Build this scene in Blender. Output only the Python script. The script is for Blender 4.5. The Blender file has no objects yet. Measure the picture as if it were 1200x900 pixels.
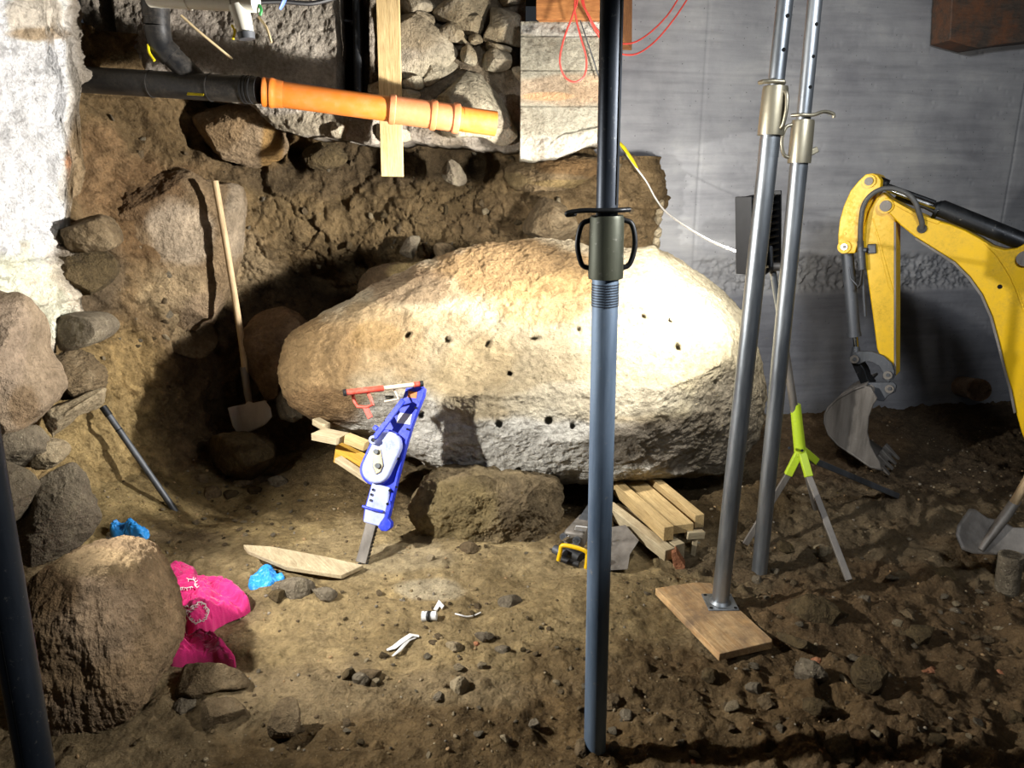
import bpy, bmesh, math, random
import numpy as np
from mathutils import Vector, Matrix
PI = math.pi
C = bpy.context.scene.collection
scene = bpy.context.scene

# ------------------------------------------------------------------ camera
CAM = np.array([0., 0., 1.5]); PITCH = math.radians(15); FPX = 870.
FW = np.array([0, math.cos(PITCH), -math.sin(PITCH)]); UP = np.array([0, math.sin(PITCH), math.cos(PITCH)])
cd = bpy.data.cameras.new('camera'); cam = bpy.data.objects.new('camera', cd); C.objects.link(cam)
cam.location = CAM; cam.rotation_euler = (PI/2-PITCH, 0, 0)
cd.sensor_width = 36; cd.lens = FPX/1200*36; cd.clip_start = .02
scene.camera = cam

def A(*v): return np.array(v, float)
def unit(v): v = np.asarray(v, float); return v/np.linalg.norm(v)
def ray(px, py): return FW + A(1,0,0)*(px-600)/FPX + UP*(450-py)/FPX
def P(px, py, Y):
    d = ray(px, py); return CAM + d*(Y/d[1])
def PZ(px, py, z):
    d = ray(px, py); return CAM + d*((z-CAM[2])/d[2])
def proj(p):
    q = np.asarray(p)-CAM; dep = q@FW
    return 600+FPX*q[...,0]/dep, 450-FPX*(q@UP)/dep
class Pl:
    def __init__(s, o, n): s.o = np.asarray(o, float); s.n = unit(n)
    def p(s, px, py, w=0):
        d = ray(px, py); t = ((s.o+s.n*w-CAM)@s.n)/(d@s.n); return CAM+d*t

# ------------------------------------------------------------------ noise
def _hash(i, j, k, seed):
    with np.errstate(over='ignore'):
        h = (i.astype(np.uint32)*np.uint32(374761393)) ^ (j.astype(np.uint32)*np.uint32(668265263)) ^ (k.astype(np.uint32)*np.uint32(2246822519)) ^ np.uint32((seed*3266489917) & 0xffffffff)
        h = (h ^ (h >> np.uint32(13)))*np.uint32(1274126177)
        h = (h ^ (h >> np.uint32(16)))*np.uint32(2654435761)
        return h ^ (h >> np.uint32(15))
_rg = np.random.RandomState(7).normal(size=(256,3)); _rg /= np.linalg.norm(_rg, axis=1)[:,None]
def perlin(p, seed=0):
    p = np.asarray(p, float); f0 = np.floor(p); f = p-f0; I = f0.astype(np.int64)
    w = f*f*f*(f*(f*6-15)+10); out = np.zeros(len(p))
    for a in (0,1):
        for b in (0,1):
            for c in (0,1):
                g = _rg[(_hash(I[:,0]+a, I[:,1]+b, I[:,2]+c, seed) & np.uint32(255)).astype(int)]
                dt = g[:,0]*(f[:,0]-a)+g[:,1]*(f[:,1]-b)+g[:,2]*(f[:,2]-c)
                out += dt*(w[:,0] if a else 1-w[:,0])*(w[:,1] if b else 1-w[:,1])*(w[:,2] if c else 1-w[:,2])
    return out*1.6
def fbm(p, o=4, seed=0, gain=.5):
    p = np.asarray(p, float); r = np.zeros(len(p)); a = 1.
    for i in range(o):
        r += a*perlin(p, seed+i*17); p = p*2.03+5.1; a *= gain
    return r
def ridged(p, o=4, seed=0, gain=.55):
    p = np.asarray(p, float); r = np.zeros(len(p)); a = 1.
    for i in range(o):
        r += a*(1-2*np.abs(perlin(p, seed+i*13))); p = p*2.1+3.7; a *= gain
    return r*.5
def worley(p, seed=0):
    p = np.asarray(p, float); I = np.floor(p).astype(np.int64); f1 = np.full(len(p), 9.); f2 = f1.copy(); idv = np.zeros(len(p))
    for a in (-1,0,1):
        for b in (-1,0,1):
            for c in (-1,0,1):
                J = I+np.array([a,b,c]); h = _hash(J[:,0], J[:,1], J[:,2], seed)
                q = J+np.stack([(h & np.uint32(1023))/1023., ((h>>np.uint32(10)) & np.uint32(1023))/1023., ((h>>np.uint32(20)) & np.uint32(1023))/1023.], 1)
                d = np.sqrt(((p-q)**2).sum(1)); m = d < f1
                f2 = np.where(m, f1, np.minimum(f2, d)); idv = np.where(m, (h>>np.uint32(5) & np.uint32(255))/255., idv); f1 = np.where(m, d, f1)
    return f1, f2, idv
def smooth(a, b, x):
    t = np.clip((x-a)/(b-a), 0, 1); return t*t*(3-2*t)

# ------------------------------------------------------------------ materials
def lin(c):
    if isinstance(c, str): c = tuple(int(c[i:i+2], 16)/255 for i in (0,2,4))
    return tuple((x/12.92 if x <= .04045 else ((x+.055)/1.055)**2.4) for x in c)
class NT:
    def __init__(s, name):
        s.m = bpy.data.materials.new(name); s.m.use_nodes = True; s.t = s.m.node_tree
        s.b = s.t.nodes['Principled BSDF']
    def n(s, typ, **kw):
        nd = s.t.nodes.new(typ)
        for k, v in kw.items():
            if k in nd.inputs.keys(): nd.inputs[k].default_value = v
            else: setattr(nd, k, v)
        return nd
    def l(s, a, b): s.t.links.new(a, b)
def ramp(N, fac, stops):
    r = N.n('ShaderNodeValToRGB'); N.l(fac, r.inputs[0]); e = r.color_ramp.elements
    while len(e) < len(stops): e.new(.5)
    for el, (p, c) in zip(e, stops): el.position = p; el.color = (*c, 1)
    return r.outputs[0]
def mix(N, fac, a, b, mode='MIX'):
    m = N.n('ShaderNodeMix', data_type='RGBA', blend_type=mode)
    for sock, v in ((m.inputs[0], fac), (m.inputs[6], a), (m.inputs[7], b)):
        if hasattr(v, 'links') or hasattr(v, 'is_linked'): N.l(v, sock)
        elif isinstance(v, (int, float)): sock.default_value = v
        else: sock.default_value = (*v, 1)
    return m.outputs[2]
def coords(N, attr=None, scale=(1,1,1)):
    if attr: o = N.n('ShaderNodeAttribute', attribute_name=attr).outputs['Vector']
    else: o = N.n('ShaderNodeTexCoord').outputs['Object']
    mp = N.n('ShaderNodeMapping'); mp.inputs['Scale'].default_value = scale; N.l(o, mp.inputs[0]); return mp.outputs[0]
def noise(N, co, sc, det=6, rough=.6, dist=0):
    t = N.n('ShaderNodeTexNoise'); t.inputs['Scale'].default_value = sc; t.inputs['Detail'].default_value = det
    t.inputs['Roughness'].default_value = rough; t.inputs['Distortion'].default_value = dist; N.l(co, t.inputs['Vector']); return t.outputs['Fac']
def bump(N, hs):
    prev = None
    for fac, st, dist in hs:
        b = N.n('ShaderNodeBump'); b.inputs['Strength'].default_value = st; b.inputs['Distance'].default_value = dist; N.l(fac, b.inputs['Height'])
        if prev: N.l(prev, b.inputs['Normal'])
        prev = b.outputs[0]
    N.l(prev, N.b.inputs['Normal'])
def m_stone(name, cols=('54462f','77664a','978568'), attr=False, scale=6, rough=.92, bs=(.7,.6), spec=.25, fleck=None, con=1.):
    N = NT(name); co = coords(N)
    a = noise(N, co, scale, 8, .65, .3); f = noise(N, co, scale*9, 5, .7); g = noise(N, co, 160, 3, .6)
    if attr:
        base = N.n('ShaderNodeAttribute', attribute_name='Col').outputs['Color']
        col = mix(N, 1., base, ramp(N, a, [(.25,tuple(1-(1-q)*con for q in (.62,.6,.57))),(.5,(1,1,1)),(.75,tuple(1+(q-1)*con for q in (1.3,1.31,1.33)))]), 'MULTIPLY')
    else:
        c = [lin(x) for x in cols]; col = ramp(N, a, [(.3,c[0]),(.5,c[1]),(.7,c[2])])
    col = mix(N, 1., col, ramp(N, f, [(.3,tuple(1-(1-q)*con for q in (.68,.67,.65))),(.5,(1,1,1)),(.7,(1+.28*con,)*3)]), 'MULTIPLY')
    if fleck:
        v = N.n('ShaderNodeTexVoronoi'); v.inputs['Scale'].default_value = 55; N.l(co, v.inputs['Vector'])
        col = mix(N, ramp(N, v.outputs['Distance'], [(.10,(1,1,1)),(.16,(0,0,0))]), col, lin(fleck))
    N.l(col, N.b.inputs['Base Color']); N.b.inputs['Roughness'].default_value = rough; N.b.inputs['Specular IOR Level'].default_value = spec
    mm = noise(N, co, scale*2.6, 6, .65); bump(N, [(mm, .7, .05), (f, bs[0], .03), (g, bs[1], .006)])
    return N.m
def m_soil(name):
    N = NT(name); co = coords(N)
    base = N.n('ShaderNodeAttribute', attribute_name='Col').outputs['Color']
    a = noise(N, co, 3.2, 7, .62); b = noise(N, co, 28, 6, .7); g = noise(N, co, 140, 4, .7)
    v = N.n('ShaderNodeTexVoronoi'); v.inputs['Scale'].default_value = 70; N.l(co, v.inputs['Vector'])
    v2 = N.n('ShaderNodeTexVoronoi'); v2.inputs['Scale'].default_value = 26; v2.inputs['Randomness'].default_value = 1; N.l(co, v2.inputs['Vector'])
    col = mix(N, 1., base, ramp(N, a, [(.3,(.68,.66,.62)),(.5,(1,1,1)),(.7,(1.25,1.24,1.2))]), 'MULTIPLY')
    col = mix(N, 1., col, ramp(N, b, [(.3,(.6,.58,.55)),(.5,(1,1,1)),(.72,(1.4,1.38,1.34))]), 'MULTIPLY')
    sp = ramp(N, v.outputs['Distance'], [(.10,(.55,.55,.55)),(.2,(0,0,0))])
    col = mix(N, sp, col, lin('90826a'))
    N.l(col, N.b.inputs['Base Color']); N.b.inputs['Roughness'].default_value = .95; N.b.inputs['Specular IOR Level'].default_value = .15
    h = noise(N, co, 62, 6, .75); bump(N, [(v2.outputs['Distance'], .5, -.022), (b, 1., .045), (h, .9, .022), (v.outputs['Distance'], .5, -.008), (g, .8, .006)])
    return N.m
def m_metal(name, c1, c2, rough=.45, metal=.8, scale=14, streak=(1,1,.12), bs=.15):
    N = NT(name); co = coords(N, scale=streak); co2 = coords(N)
    a = noise(N, co, scale, 6, .65); b = noise(N, co2, 60, 4, .7)
    col = ramp(N, a, [(.3,lin(c1)),(.7,lin(c2))]); col = mix(N, ramp(N, b, [(.62,(0,0,0)),(.75,(.6,.6,.6))]), col, lin('8d8b86'))
    N.l(col, N.b.inputs['Base Color']); N.b.inputs['Metallic'].default_value = metal
    N.l(ramp(N, a, [(.3,(rough-.1,)*3),(.7,(rough+.15,)*3)]), N.b.inputs['Roughness'])
    bump(N, [(b, bs, .002)]); return N.m
def m_paint(name, c1, dirt='4a3a22', amt=.35, rough=.4, scale=9, metal=0., fine=70):
    N = NT(name); co = coords(N)
    a = noise(N, co, scale, 8, .7); f = noise(N, co, fine, 5, .75)
    d = mix(N, 1., ramp(N, a, [(.4,(0,0,0)),(.75,(1,1,1))]), ramp(N, f, [(.35,(0,0,0)),(.65,(1,1,1))]), 'MULTIPLY')
    dd = mix(N, 1., d, (amt,)*3, 'MULTIPLY')
    s = ramp(N, f, [(.66,(0,0,0)),(.72,(amt,)*3)])
    col = mix(N, dd, lin(c1), lin(dirt)); col = mix(N, s, col, lin(dirt))
    N.l(col, N.b.inputs['Base Color']); N.b.inputs['Metallic'].default_value = metal
    N.l(ramp(N, d, [(0,(rough,)*3),(1,(.85,)*3)]), N.b.inputs['Roughness'])
    bump(N, [(f, .08, .002)]); return N.m
def m_wood(name, c1, c2, dirt='6b5b42', damt=.3, ring=9):
    N = NT(name); co = coords(N, 'loc', (1,1,1)); st = coords(N, 'loc', (1.3,ring*2,ring*2))
    a = noise(N, st, 4, 6, .6, 1.2); f = noise(N, st, 22, 3, .6); b = noise(N, co, 7, 6, .7)
    col = ramp(N, a, [(.3,lin(c1)),(.65,lin(c2))])
    col = mix(N, 1., col, ramp(N, f, [(.3,(.8,.78,.74)),(.6,(1.08,1.08,1.08))]), 'MULTIPLY')
    col = mix(N, mix(N, 1., ramp(N, b, [(.42,(0,0,0)),(.7,(1,1,1))]), (damt,)*3, 'MULTIPLY'), col, lin(dirt))
    N.l(col, N.b.inputs['Base Color']); N.b.inputs['Roughness'].default_value = .8
    bump(N, [(a, .35, .004), (f, .3, .0015)]); return N.m
def m_plain(name, c, rough=.5, metal=0., em=0., fabric=False, trans=0.):
    N = NT(name); co = coords(N); f = noise(N, co, 300 if fabric else 40, 4, .6); c = lin(c)
    N.l(ramp(N, f, [(.3,tuple(x*.8 for x in c)),(.7,tuple(min(1,x*1.12) for x in c))]), N.b.inputs['Base Color'])
    N.b.inputs['Roughness'].default_value = rough; N.b.inputs['Metallic'].default_value = metal
    if fabric: bump(N, [(f, .4, .001)]); N.b.inputs['Sheen Weight'].default_value = .3
    if trans: N.b.inputs['Transmission Weight'].default_value = trans
    if em: N.b.inputs['Emission Color'].default_value = (*c, 1); N.b.inputs['Emission Strength'].default_value = em
    return N.m

# ------------------------------------------------------------------ geometry
class G:
    def __init__(s): s.V = []; s.F = []; s.L = []
    def add(s, v, f, loc=None):
        o = len(s.V); s.V += [tuple(x) for x in v]; s.F += [tuple(i+o for i in q) for q in f]
        s.L += [tuple(x) for x in (loc if loc is not None else v)]; return s
    def hexa(s, c):   # 0-3 bottom loop, 4-7 top loop
        return s.add(c, [(3,2,1,0),(4,5,6,7),(0,1,5,4),(1,2,6,5),(2,3,7,6),(3,0,4,7)])
    def beam(s, p0, p1, w, h, up=(0,0,1), w1=None, h1=None, rnd=0, seed=0):
        p0, p1 = np.asarray(p0, float), np.asarray(p1, float); ax = unit(p1-p0); sd = unit(np.cross(ax, up)); u = np.cross(sd, ax); Ln = np.linalg.norm(p1-p0)
        v = []; l = []
        for p, a, ww, hh in ((p0, 0, w, h), (p1, Ln, w1 or w, h1 or h)):
            for (x, y) in ((-1,-1),(1,-1),(1,1),(-1,1)):
                v.append(p+sd*x*ww/2+u*y*hh/2); l.append((a+seed*3.1, x*ww/2+seed, y*hh/2))
        return s.add(v, [(0,1,2,3),(7,6,5,4),(0,4,5,1),(1,5,6,2),(2,6,7,3),(3,7,4,0)], l)
    def tube(s, pts, r, seg=14, caps=True, closed=False, squash=1.):
        pts = [np.asarray(p, float) for p in pts]; n = len(pts); r = [r]*n if np.isscalar(r) else r
        v = []; l = []; u = None; acc = 0
        for i in range(n):
            a = pts[(i+1) % n]-pts[i-1] if closed else pts[min(i+1, n-1)]-pts[max(i-1, 0)]
            t = unit(a) if np.linalg.norm(a) > 1e-9 else t
            if u is None: u = unit(np.cross(t, (0,0,1) if abs(t[2]) < .9 else (1,0,0)))
            u = unit(u-t*(u@t)); w = np.cross(t, u)
            if i: acc += np.linalg.norm(pts[i]-pts[i-1])
            for k in range(seg):
                an = 2*PI*k/seg; v.append(pts[i]+(u*math.cos(an)+w*math.sin(an)*squash)*r[i]); l.append((acc, r[i]*math.cos(an), r[i]*math.sin(an)))
        f = []
        for i in range(n if closed else n-1):
            for k in range(seg):
                j = (i+1) % n; f.append((i*seg+k, i*seg+(k+1) % seg, j*seg+(k+1) % seg, j*seg+k))
        if caps and not closed: f += [tuple(range(seg))[::-1], tuple(range((n-1)*seg, n*seg))]
        return s.add(v, f, l)
    def cyl(s, p0, p1, r0, r1=None, seg=24):
        return s.tube([p0, p1], [r0, r1 if r1 is not None else r0], seg)
    def pipe(s, p0, p1, r, ri, seg=28):    # hollow, open at p1 with depth
        p0, p1 = np.asarray(p0, float), np.asarray(p1, float); d = unit(p1-p0); L = np.linalg.norm(p1-p0)
        return s.tube([p0, p1, p1, p1-d*L*.98], [r, r, ri, ri], seg)
    def prism(s, front, ext, loc=None):
        n = len(front); b = [np.asarray(p)+ext for p in front]; v = list(front)+b
        # orientation
        nn = np.zeros(3)
        for i in range(n): nn += np.cross(front[i], front[(i+1) % n])
        idx = list(range(n)) if nn@np.asarray(ext) < 0 else list(range(n))[::-1]
        f = [tuple(idx), tuple(i+n for i in idx[::-1])]
        for i in range(n):
            a, c = idx[i], idx[(i+1) % n]; f.append((c, a, a+n, c+n))
        return s.add(v, f)
def link(name, geo, mat, parent=None, label=None, smooth_a=40, bevel=0, col=None, cat=None, group=None, kind=None, base=None):
    if isinstance(geo, G): V, F, L = np.array(geo.V), geo.F, np.array(geo.L)
    else: V, F = geo; L = None; V = np.asarray(V)
    if parent is not None: org = np.array(parent['_w']) if '_w' in parent else np.zeros(3)
    elif base is not None: org = np.asarray(base, float)
    elif kind == 'structure': org = np.zeros(3)
    else:
        lo, hi = V.min(0), V.max(0); org = A((lo[0]+hi[0])/2, (lo[1]+hi[1])/2, lo[2])
    me = bpy.data.meshes.new(name)
    W = V-org
    if isinstance(F, np.ndarray):
        k = F.shape[1]; me.vertices.add(len(W)); me.vertices.foreach_set('co', W.astype(np.float32).ravel())
        me.loops.add(F.size); me.loops.foreach_set('vertex_index', F.astype(np.int32).ravel())
        me.polygons.add(len(F)); me.polygons.foreach_set('loop_start', np.arange(0, F.size, k, dtype=np.int32)); me.update(calc_edges=True)
        me.validate()
    else: me.from_pydata([tuple(x) for x in W], [], F)
    me.polygons.foreach_set('use_smooth', [True]*len(me.polygons)); me.update()
    if L is not None:
        at = me.attributes.new('loc', 'FLOAT_VECTOR', 'POINT'); at.data.foreach_set('vector', L.astype(np.float32).ravel())
    if col is not None:
        at = me.attributes.new('Col', 'FLOAT_COLOR', 'POINT'); c4 = np.ones((len(W),4), np.float32); c4[:,:3] = col; at.data.foreach_set('color', c4.ravel())
    if smooth_a < 180: me.set_sharp_from_angle(angle=math.radians(smooth_a))
    me.materials.append(mat); o = bpy.data.objects.new(name, me); C.objects.link(o)
    if parent is not None:
        o.parent = parent; W0 = org; o['_w'] = list(org)
    else: o.location = org; o['_w'] = list(org)
    if bevel:
        b = o.modifiers.new('bevel', 'BEVEL'); b.width = bevel; b.segments = 2; b.limit_method = 'ANGLE'; b.angle_limit = math.radians(35)
    if label: o['label'] = label
    if cat: o['category'] = cat
    if group: o['group'] = group
    if kind: o['kind'] = kind
    return o
def thing(name, label, cat, base, group=None):
    o = bpy.data.objects.new(name, None); C.objects.link(o); o.empty_display_size = .05; o.location = base; o['_w'] = [float(x) for x in base]
    o['label'] = label; o['category'] = cat
    if group: o['group'] = group
    return o
_ico = {}
def ico(n):
    if n not in _ico:
        bm = bmesh.new(); bmesh.ops.create_icosphere(bm, subdivisions=n, radius=1)
        v = np.array([x.co[:] for x in bm.verts]); v /= np.linalg.norm(v, axis=1)[:,None]
        f = np.array([[q.index for q in p.verts] for p in bm.faces]); bm.free(); _ico[n] = (v, f)
    return _ico[n]
def radial(poly):
    """dense outline -> radius as a function of angle about the centroid"""
    q = np.asarray(poly); n = len(q); x, y = q[:,0], q[:,1]; x2, y2 = np.roll(x,-1), np.roll(y,-1); cr = x*y2-x2*y; a = cr.sum()/2
    c = A(((x+x2)*cr).sum()/(6*a), ((y+y2)*cr).sum()/(6*a))
    # Catmull-Rom resample
    pts = []
    for i in range(n):
        p0, p1, p2, p3 = q[i-1], q[i], q[(i+1) % n], q[(i+2) % n]
        for t in np.linspace(0, 1, 14, endpoint=False):
            pts.append(.5*((2*p1)+(p2-p0)*t+(2*p0-5*p1+4*p2-p3)*t*t+(3*p1-p0-3*p2+p3)*t**3))
    d = np.array(pts)-c; th = np.arctan2(d[:,1], d[:,0]); r = np.hypot(d[:,0], d[:,1])
    g = np.linspace(-PI, PI, 361); o = np.argsort(th); R = np.interp(g, th[o], r[o], period=2*PI)
    K = np.array([1,2,3,2,1])/9.; Rp = np.concatenate([R[-3:-1], R, R[1:3]]); R = np.convolve(Rp, K, 'valid')
    return c, (lambda t: np.interp(t, g, R))
def rock_geo(out, Y, front=.15, back=.15, n=5, p=.42, tilt=0., yaw=0., seed=0, chis=13, amp=.075, fr=3., prof=None, strata=0., qs=(.72,.93), zb=.5):
    rs = np.random.RandomState(seed+11)
    c0 = np.mean(np.array(out, float), axis=0); nrm = A(math.sin(yaw)*math.cos(tilt), -math.cos(yaw)*math.cos(tilt), math.sin(tilt)); pl = Pl(P(c0[0], c0[1], Y), nrm)
    W = np.array([pl.p(*q) for q in out]); ex = unit(np.cross(A(0,0,1), nrm)); ey = np.cross(nrm, ex)
    if ex[0] < 0: ex = -ex
    uv = np.stack([(W-pl.o)@ex, (W-pl.o)@ey], 1); c, R = radial(uv)
    D, F = ico(n); du, dv, dw = D[:,0], D[:,2], -D[:,1]
    th = np.arctan2(dv, du); s = np.hypot(du, dv); s2 = s**.85
    Rr = R(th); w = np.where(dw > 0, front*np.abs(dw)**p, -back*np.abs(dw)**.7)
    u = c[0]+Rr*s2*np.cos(th); v = c[1]+Rr*s2*np.sin(th)
    if prof is not None: w = prof(u, v, w, dw)
    L = np.stack([u, v, w], 1); cen = A(c[0], c[1], 0); size = math.sqrt(Rr.mean()*max(front, .3*Rr.mean()))
    for k in range(chis):
        d = rs.normal(size=3); d[2] = abs(d[2])*.9+zb; d = unit(d); q = (L-cen)@d; h = np.quantile(q, rs.uniform(*qs)); L -= (.85*np.maximum(0, q-h))[:,None]*d
    nv = np.stack([du, dv, dw], 1)
    Q = L*fr/size+seed*3.3
    disp = fbm(Q*.6, 7, seed, .58)*.75+ridged(Q*.7+9, 5, seed+5)*.45
    if strata: disp += abs(strata)*ridged(Q*(A(.6,2.5,.6) if strata > 0 else A(3.2,.5,1.5))+3, 4, seed+9)
    L += nv*(disp*amp*size)[:,None]
    X = pl.o+L[:,:1]*ex+L[:,1:2]*ey+L[:,2:]*nrm
    # orientation of faces
    t = F[0]; nn = np.cross(X[t[1]]-X[t[0]], X[t[2]]-X[t[0]]); 
    cc = X.mean(0); vol = ((np.cross(X[F[:,1]]-cc, X[F[:,2]]-cc))*(X[F[:,0]]-cc)).sum()
    return X, (F if vol > 0 else F[:, ::-1])
def vcol(X, base, blobs, seed=0, nz=.25):
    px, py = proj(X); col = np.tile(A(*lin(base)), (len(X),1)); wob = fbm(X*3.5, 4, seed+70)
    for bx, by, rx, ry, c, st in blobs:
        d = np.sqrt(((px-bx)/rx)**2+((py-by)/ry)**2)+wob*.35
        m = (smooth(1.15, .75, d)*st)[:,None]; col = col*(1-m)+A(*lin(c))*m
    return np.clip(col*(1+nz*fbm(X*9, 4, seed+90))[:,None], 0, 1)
def gridfaces(nu, nv):
    i = np.arange(nu-1)[:,None]*nv+np.arange(nv-1)[None,:]; i = i.ravel()
    return np.stack([i, i+nv, i+nv+1, i+1], 1)
def shell(front, nu, nv, back):
    """closed slab: front and back grids of nu x nv points, edges stitched"""
    V = np.concatenate([front, back]); n = nu*nv; f = gridfaces(nu, nv); F = [f, f[:, ::-1]+n]
    def edge(idx, rev=False):
        a, b = idx[:-1], idx[1:]; q = np.stack([a, b, b+n, a+n], 1); return q[:, ::-1] if rev else q
    e0 = np.arange(nv); e1 = (nu-1)*nv+np.arange(nv); s0 = np.arange(nu)*nv; s1 = s0+nv-1
    F += [edge(e0, False), edge(e1, True), edge(s0, True), edge(s1, False)]
    return V, np.concatenate(F)
# ------------------------------------------------------------------ materials in use
M = {}
M['soil'] = m_soil('soil')
M['boulder'] = m_stone('boulder_stone', attr=True, scale=4, bs=(.8,.7))
M['stone_a'] = m_stone('brown_stone', ('4e4230','6c5c44','8a7a60'))
M['stone_b'] = m_stone('grey_stone', ('564d3f','746a59','91876f'), fleck='9b917c')
M['stone_c'] = m_stone('pale_stone', ('7d7059','9b8c70','b8aa8e'))
M['stone_d'] = m_stone('dark_earthy_stone', ('3d3325','54472f','6b5b42'))
M['stone_attr'] = m_stone('patchy_stone', attr=True, scale=5)
M['plaster'] = m_stone('rough_plaster', attr=True, scale=7, bs=(1.,.9))
M['concrete'] = None; M['whitewash'] = m_stone('whitewashed_plaster', attr=True, scale=7, bs=(.8,.8), con=.45)
M['terra'] = m_stone('terracotta', ('74604f','8f7a66','a48e78'), scale=12, bs=(.2,.3))
M['brick'] = m_stone('brick_red', ('8a5a40','a87252','bd8a68'), scale=14, bs=(.3,.4))
M['gal'] = m_metal('galvanised_steel', '6f757c', 'a8adb0', .38, .85)
M['gal_b'] = m_metal('brushed_zinc', '8a8577', 'b3aa90', .4, .8)
M['dkpipe'] = m_metal('dark_blue_steel', '20262f', '3a424d', .42, .5)
M['dkpipe_low'] = m_metal('scratched_blue_steel', '4a5a6e', '74869a', .5, .45)
M['black_iron'] = m_metal('black_iron', '15171a', '2d2f31', .45, .6)
M['grey_iron'] = m_metal('grey_iron', '3d4043', '62656a', .5, .5)
M['worn_iron'] = m_metal('worn_iron', '5b5650', '8e8880', .55, .45, bs=.4)
M['chrome'] = m_metal('chrome', 'a8adb3', 'd5d8db', .18, 1., bs=.02)
M['nut_green'] = m_metal('olive_iron', '2b2f27', '474a3c', .5, .5)
M['yellow'] = m_paint('yellow_paint', 'e6b80c', '4b3810', .5, .38, 7)
M['blue'] = m_paint('blue_paint', '2338c4', 'b9bfd0', .25, .35, 12)
M['blue_dusty'] = m_paint('dusty_blue_paint', 'a9b2dc', '3a48b4', .55, .5, 14)
M['red'] = m_paint('red_paint', 'c9412f', 'd8b9a4', .4, .5, 20)
M['white_paint'] = m_paint('cream_paint', 'd9c9ad', '8a6a48', .3, .5, 20)
M['lime'] = m_paint('lime_paint', 'b4cf2c', '6b6a3a', .3, .45, 20)
M['wood'] = m_wood('pale_softwood', 'a88d5c', 'cdb27f', damt=.25)
M['wood_grey'] = m_wood('grey_weathered_wood', '9a8a6c', 'bcae8e', damt=.45)
M['wood_yellow'] = m_wood('yellow_formwork', 'b08421', 'd3a43a', damt=.35)
M['wood_orange'] = m_wood('orange_timber', '8a5326', 'b77a41', damt=.15, ring=4)
M['wood_old'] = m_wood('old_dark_timber', '322b25', '4e4238', '7d4a26', .7, ring=6)
M['wood_handle'] = m_wood('worn_handle_wood', 'a08763', 'c2a985', damt=.35)
M['black_pl'] = m_paint('black_plastic', '1c1d1f', '7f7668', .5, .38, 8)
M['orange_pl'] = m_paint('orange_plastic', 'cf7428', 'c39f7e', .35, .42, 6, fine=25)
M['orange_pl2'] = m_paint('faded_orange_plastic', 'bf7346', 'd0b096', .35, .5, 6, fine=25)
M['white_pl'] = m_paint('white_plastic', 'dad8cb', 'a8997a', .25, .35, 6)
M['red_cable'] = m_plain('red_cable', 'd4463c', .45); M['white_cable'] = m_plain('white_cable', 'dcdad2', .5)
M['black_rub'] = m_plain('black_rubber', '1a1a1b', .55); M['rubber_grey'] = m_plain('hose_grey', '4c4c4a', .6)
M['yellow_tag'] = m_plain('yellow_plastic', 'e7d21a', .5); M['hole'] = m_plain('dark_hole', '050505', 1.)
M['pink'] = m_plain('pink_fleece', 'd01f72', .9, fabric=True); M['stitch'] = m_plain('white_yarn', 'e0d5d2', .8)
M['glove'] = m_plain('blue_nitrile', '2f93e0', .45); M['film'] = m_plain('cloudy_film', 'd7d6d2', .3, trans=.25)
M['paper'] = m_plain('white_label', 'd8d8d6', .5); M['orange_lbl'] = m_plain('orange_label', 'c9762c', .5)
M['red_lamp'] = m_plain('black_aluminium', '1d1d1e', .45, .4); M['lampface'] = m_plain('lamp_face', 'ffffff', .3, em=8.)
M['green'] = m_plain('green_tape', '2d8a43', .5); M['bluebit'] = m_plain('blue_plastic', '5a77d8', .5)
M['cream_wire'] = m_plain('wire_cream', 'b8a47e', .6)

# ------------------------------------------------------------------ floor
MOUNDS = [(1010,600,.5,.22,.10),(880,600,.25,.2,.05),(960,730,.3,.16,.06),(1130,640,.35,.2,.05),(275,585,.34,.22,-.09),(300,478,.30,.22,.14),(690,585,.5,.12,-.07),
          (400,545,.25,.16,.07),(1110,530,.5,.25,-.05),(330,700,.25,.12,.03),(420,800,.3,.1,.025),(700,850,.25,.12,-.02),(1120,840,.4,.2,-.02),
          (375,682,.08,.05,-.035),(520,690,.2,.1,-.012)]
MW = [(PZ(a,b,0), rx, ry, h) for a,b,rx,ry,h in MOUNDS]
def floor_h(x, y, fine=True):
    x = np.atleast_1d(np.asarray(x, float)); y = np.atleast_1d(np.asarray(y, float)); z = np.zeros(len(x))
    for c, rx, ry, h in MW: z += h*np.exp(-(((x-c[0])/rx)**2+((y-c[1])/ry)**2))
    z += .22*smooth(-1.35, -2.1, x)*smooth(2.2, 3.2, y)
    p = np.stack([x, y, np.zeros(len(x))], 1)
    z += .022*fbm(p*2.2, 3, 1)
    if fine:
        am = .8+.7*smooth(.25, .9, x+.5*fbm(p*1.3, 2, 33))+.4*smooth(2.2, 1.7, y)
        rg = fbm(p*7, 3, 5); z += am*.014*rg
        a, b, idv = worley(p*16+fbm(p*5,2,8)[:,None]*.3, 3); z += am*.020*np.clip(.55-a, 0, 1)*(idv > .45)*(1+idv)
        a, b, idv = worley(p*34, 4); z += am*.009*np.clip(.6-a, 0, 1)*(idv > .35)
        a, b, idv = worley(p*6.5+fbm(p*4,2,18)[:,None]*.4, 13); z += smooth(.7, 1.1, x+.3*fbm(p*1.5, 2, 34))*smooth(4.2, 3.4, y)*.05*np.clip(.6-a, 0, 1)*(idv > .4)*(1+idv)
        z += .004*fbm(p*45, 3, 9)*am+.0022*fbm(p*30,2,77)
    return z
def ground(px, py):
    z = 0.
    for k in range(9):
        q = PZ(px, py, z); z = .45*z+.55*floor_h(q[0], q[1], k > 6)[0]
    q = PZ(px, py, z); return q
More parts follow.
